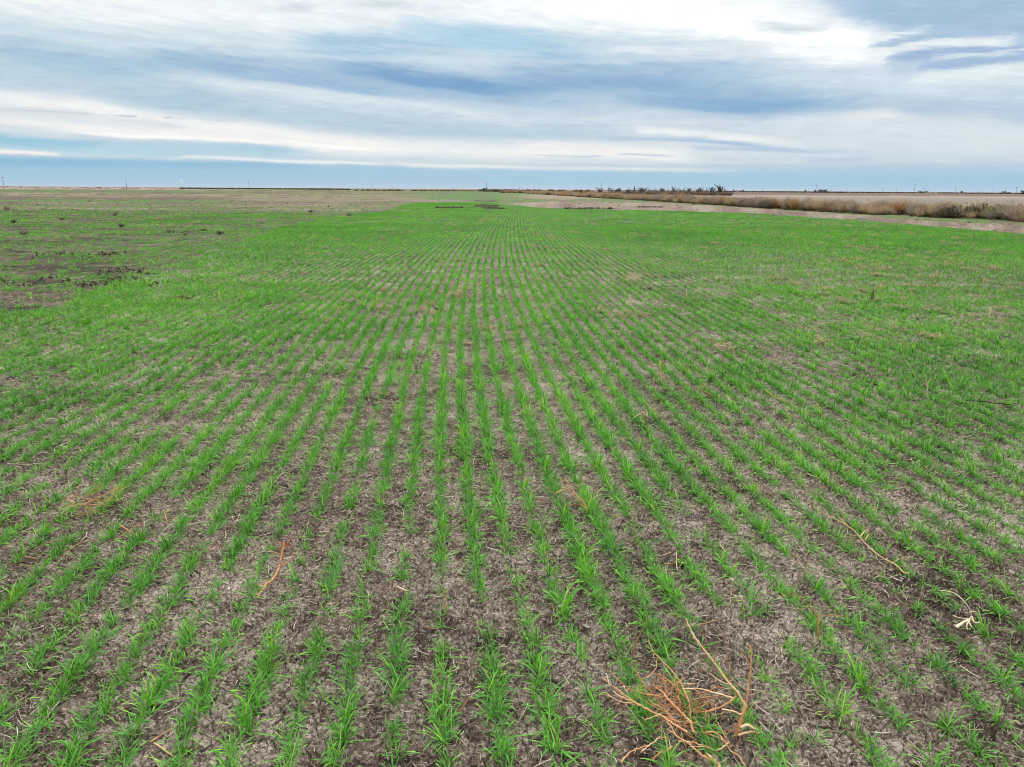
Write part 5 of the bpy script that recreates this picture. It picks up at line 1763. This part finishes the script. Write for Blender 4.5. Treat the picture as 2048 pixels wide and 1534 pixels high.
for k, a in enumerate(((1639.5, 1200, 4.6, 5, 'leftmost round tree of the long green farm clump'), (1643.5, 1200, 5.0, 5.5, 'second tree of the green farm clump'), (1648, 1200, 4.6, 6, 'middle low tree of the green farm clump'),
                       (1651.5, 1200, 5.6, 5, 'tallest right hand tree of the green farm clump'), (1630.5, 1150, 4.2, 3.4, 'single dark tree just left of the small whitish barn'),
                       (1611.5, 1150, 4.4, 3.0, 'lone small tree left of the farm by a gap of open horizon'), (1923.5, 1300, 4.6, 5, 'dark compact tree just right of the pole between the distant farms'),
                       (1841, 1500, 4.4, 7, 'hazy tree left of the low grey farm building'), (1852, 1500, 4.6, 8, 'hazy broad tree right of the low grey farm building'), (2009, 1500, 5.2, 7, 'bluish tree left of the pale farm building'),
                       (2048, 900, 5.6, 6, 'dark round tree at the right end of the horizon'), (1467, 1400, 4.5, 7, 'small dark tree between the two pale sheds'), (1486, 1400, 4.4, 6, 'small dark tree right of the white shed'),
                       (970, 620, 3.2, 4.0, 'dark rounded bush tree at the foot of the central pole'))):
    leaf_tree(*a, seed=1200 + k)

# ------------------------------------------------------------------ wind turbine far left
wm, t, b = mat('white_turbine_paint')
nn = t.noise(None, 1.0, 2, .5)
t.put(b.inputs['Base Color'], t.mix(nn, (.86, .87, .88, 1), (.94, .94, .94, 1)))
b.inputs['Roughness'].default_value = .35
Yd = 9200
hub = Q(364.5, 361.5, Yd)
r_ = empty('wind_turbine', (hub[0], Yd, 0))
tb = Tubes()
tb.tube([(0, 0, 0), (0, 0, hub[2] * .5), (0, 0, hub[2])], [2.6, 2.1, 1.6], 16, .5)
tb.obj('tower', wm, r_)
tb = Tubes()
tb.tube([(0, -5, hub[2]), (0, -3, hub[2]), (0, 6, hub[2]), (0, 8, hub[2])], [2.2, 4.2, 4.0, 1.5], 10, .5)
tb.obj('nacelle', wm, r_)
for an in (60, -55, 178):
    tb = Tubes()
    c_, s_ = math.sin(R(an)), math.cos(R(an))
    tb.tube([(c_ * l_, -5.5, hub[2] + s_ * l_) for l_ in (1, 9, 24, 44)], [1.6, 2.8, 1.9, .5], 8, .5)
    tb.obj('blade', wm, r_)
tag(r_, 'white three-bladed wind turbine tiny on the left horizon', 'wind turbine')
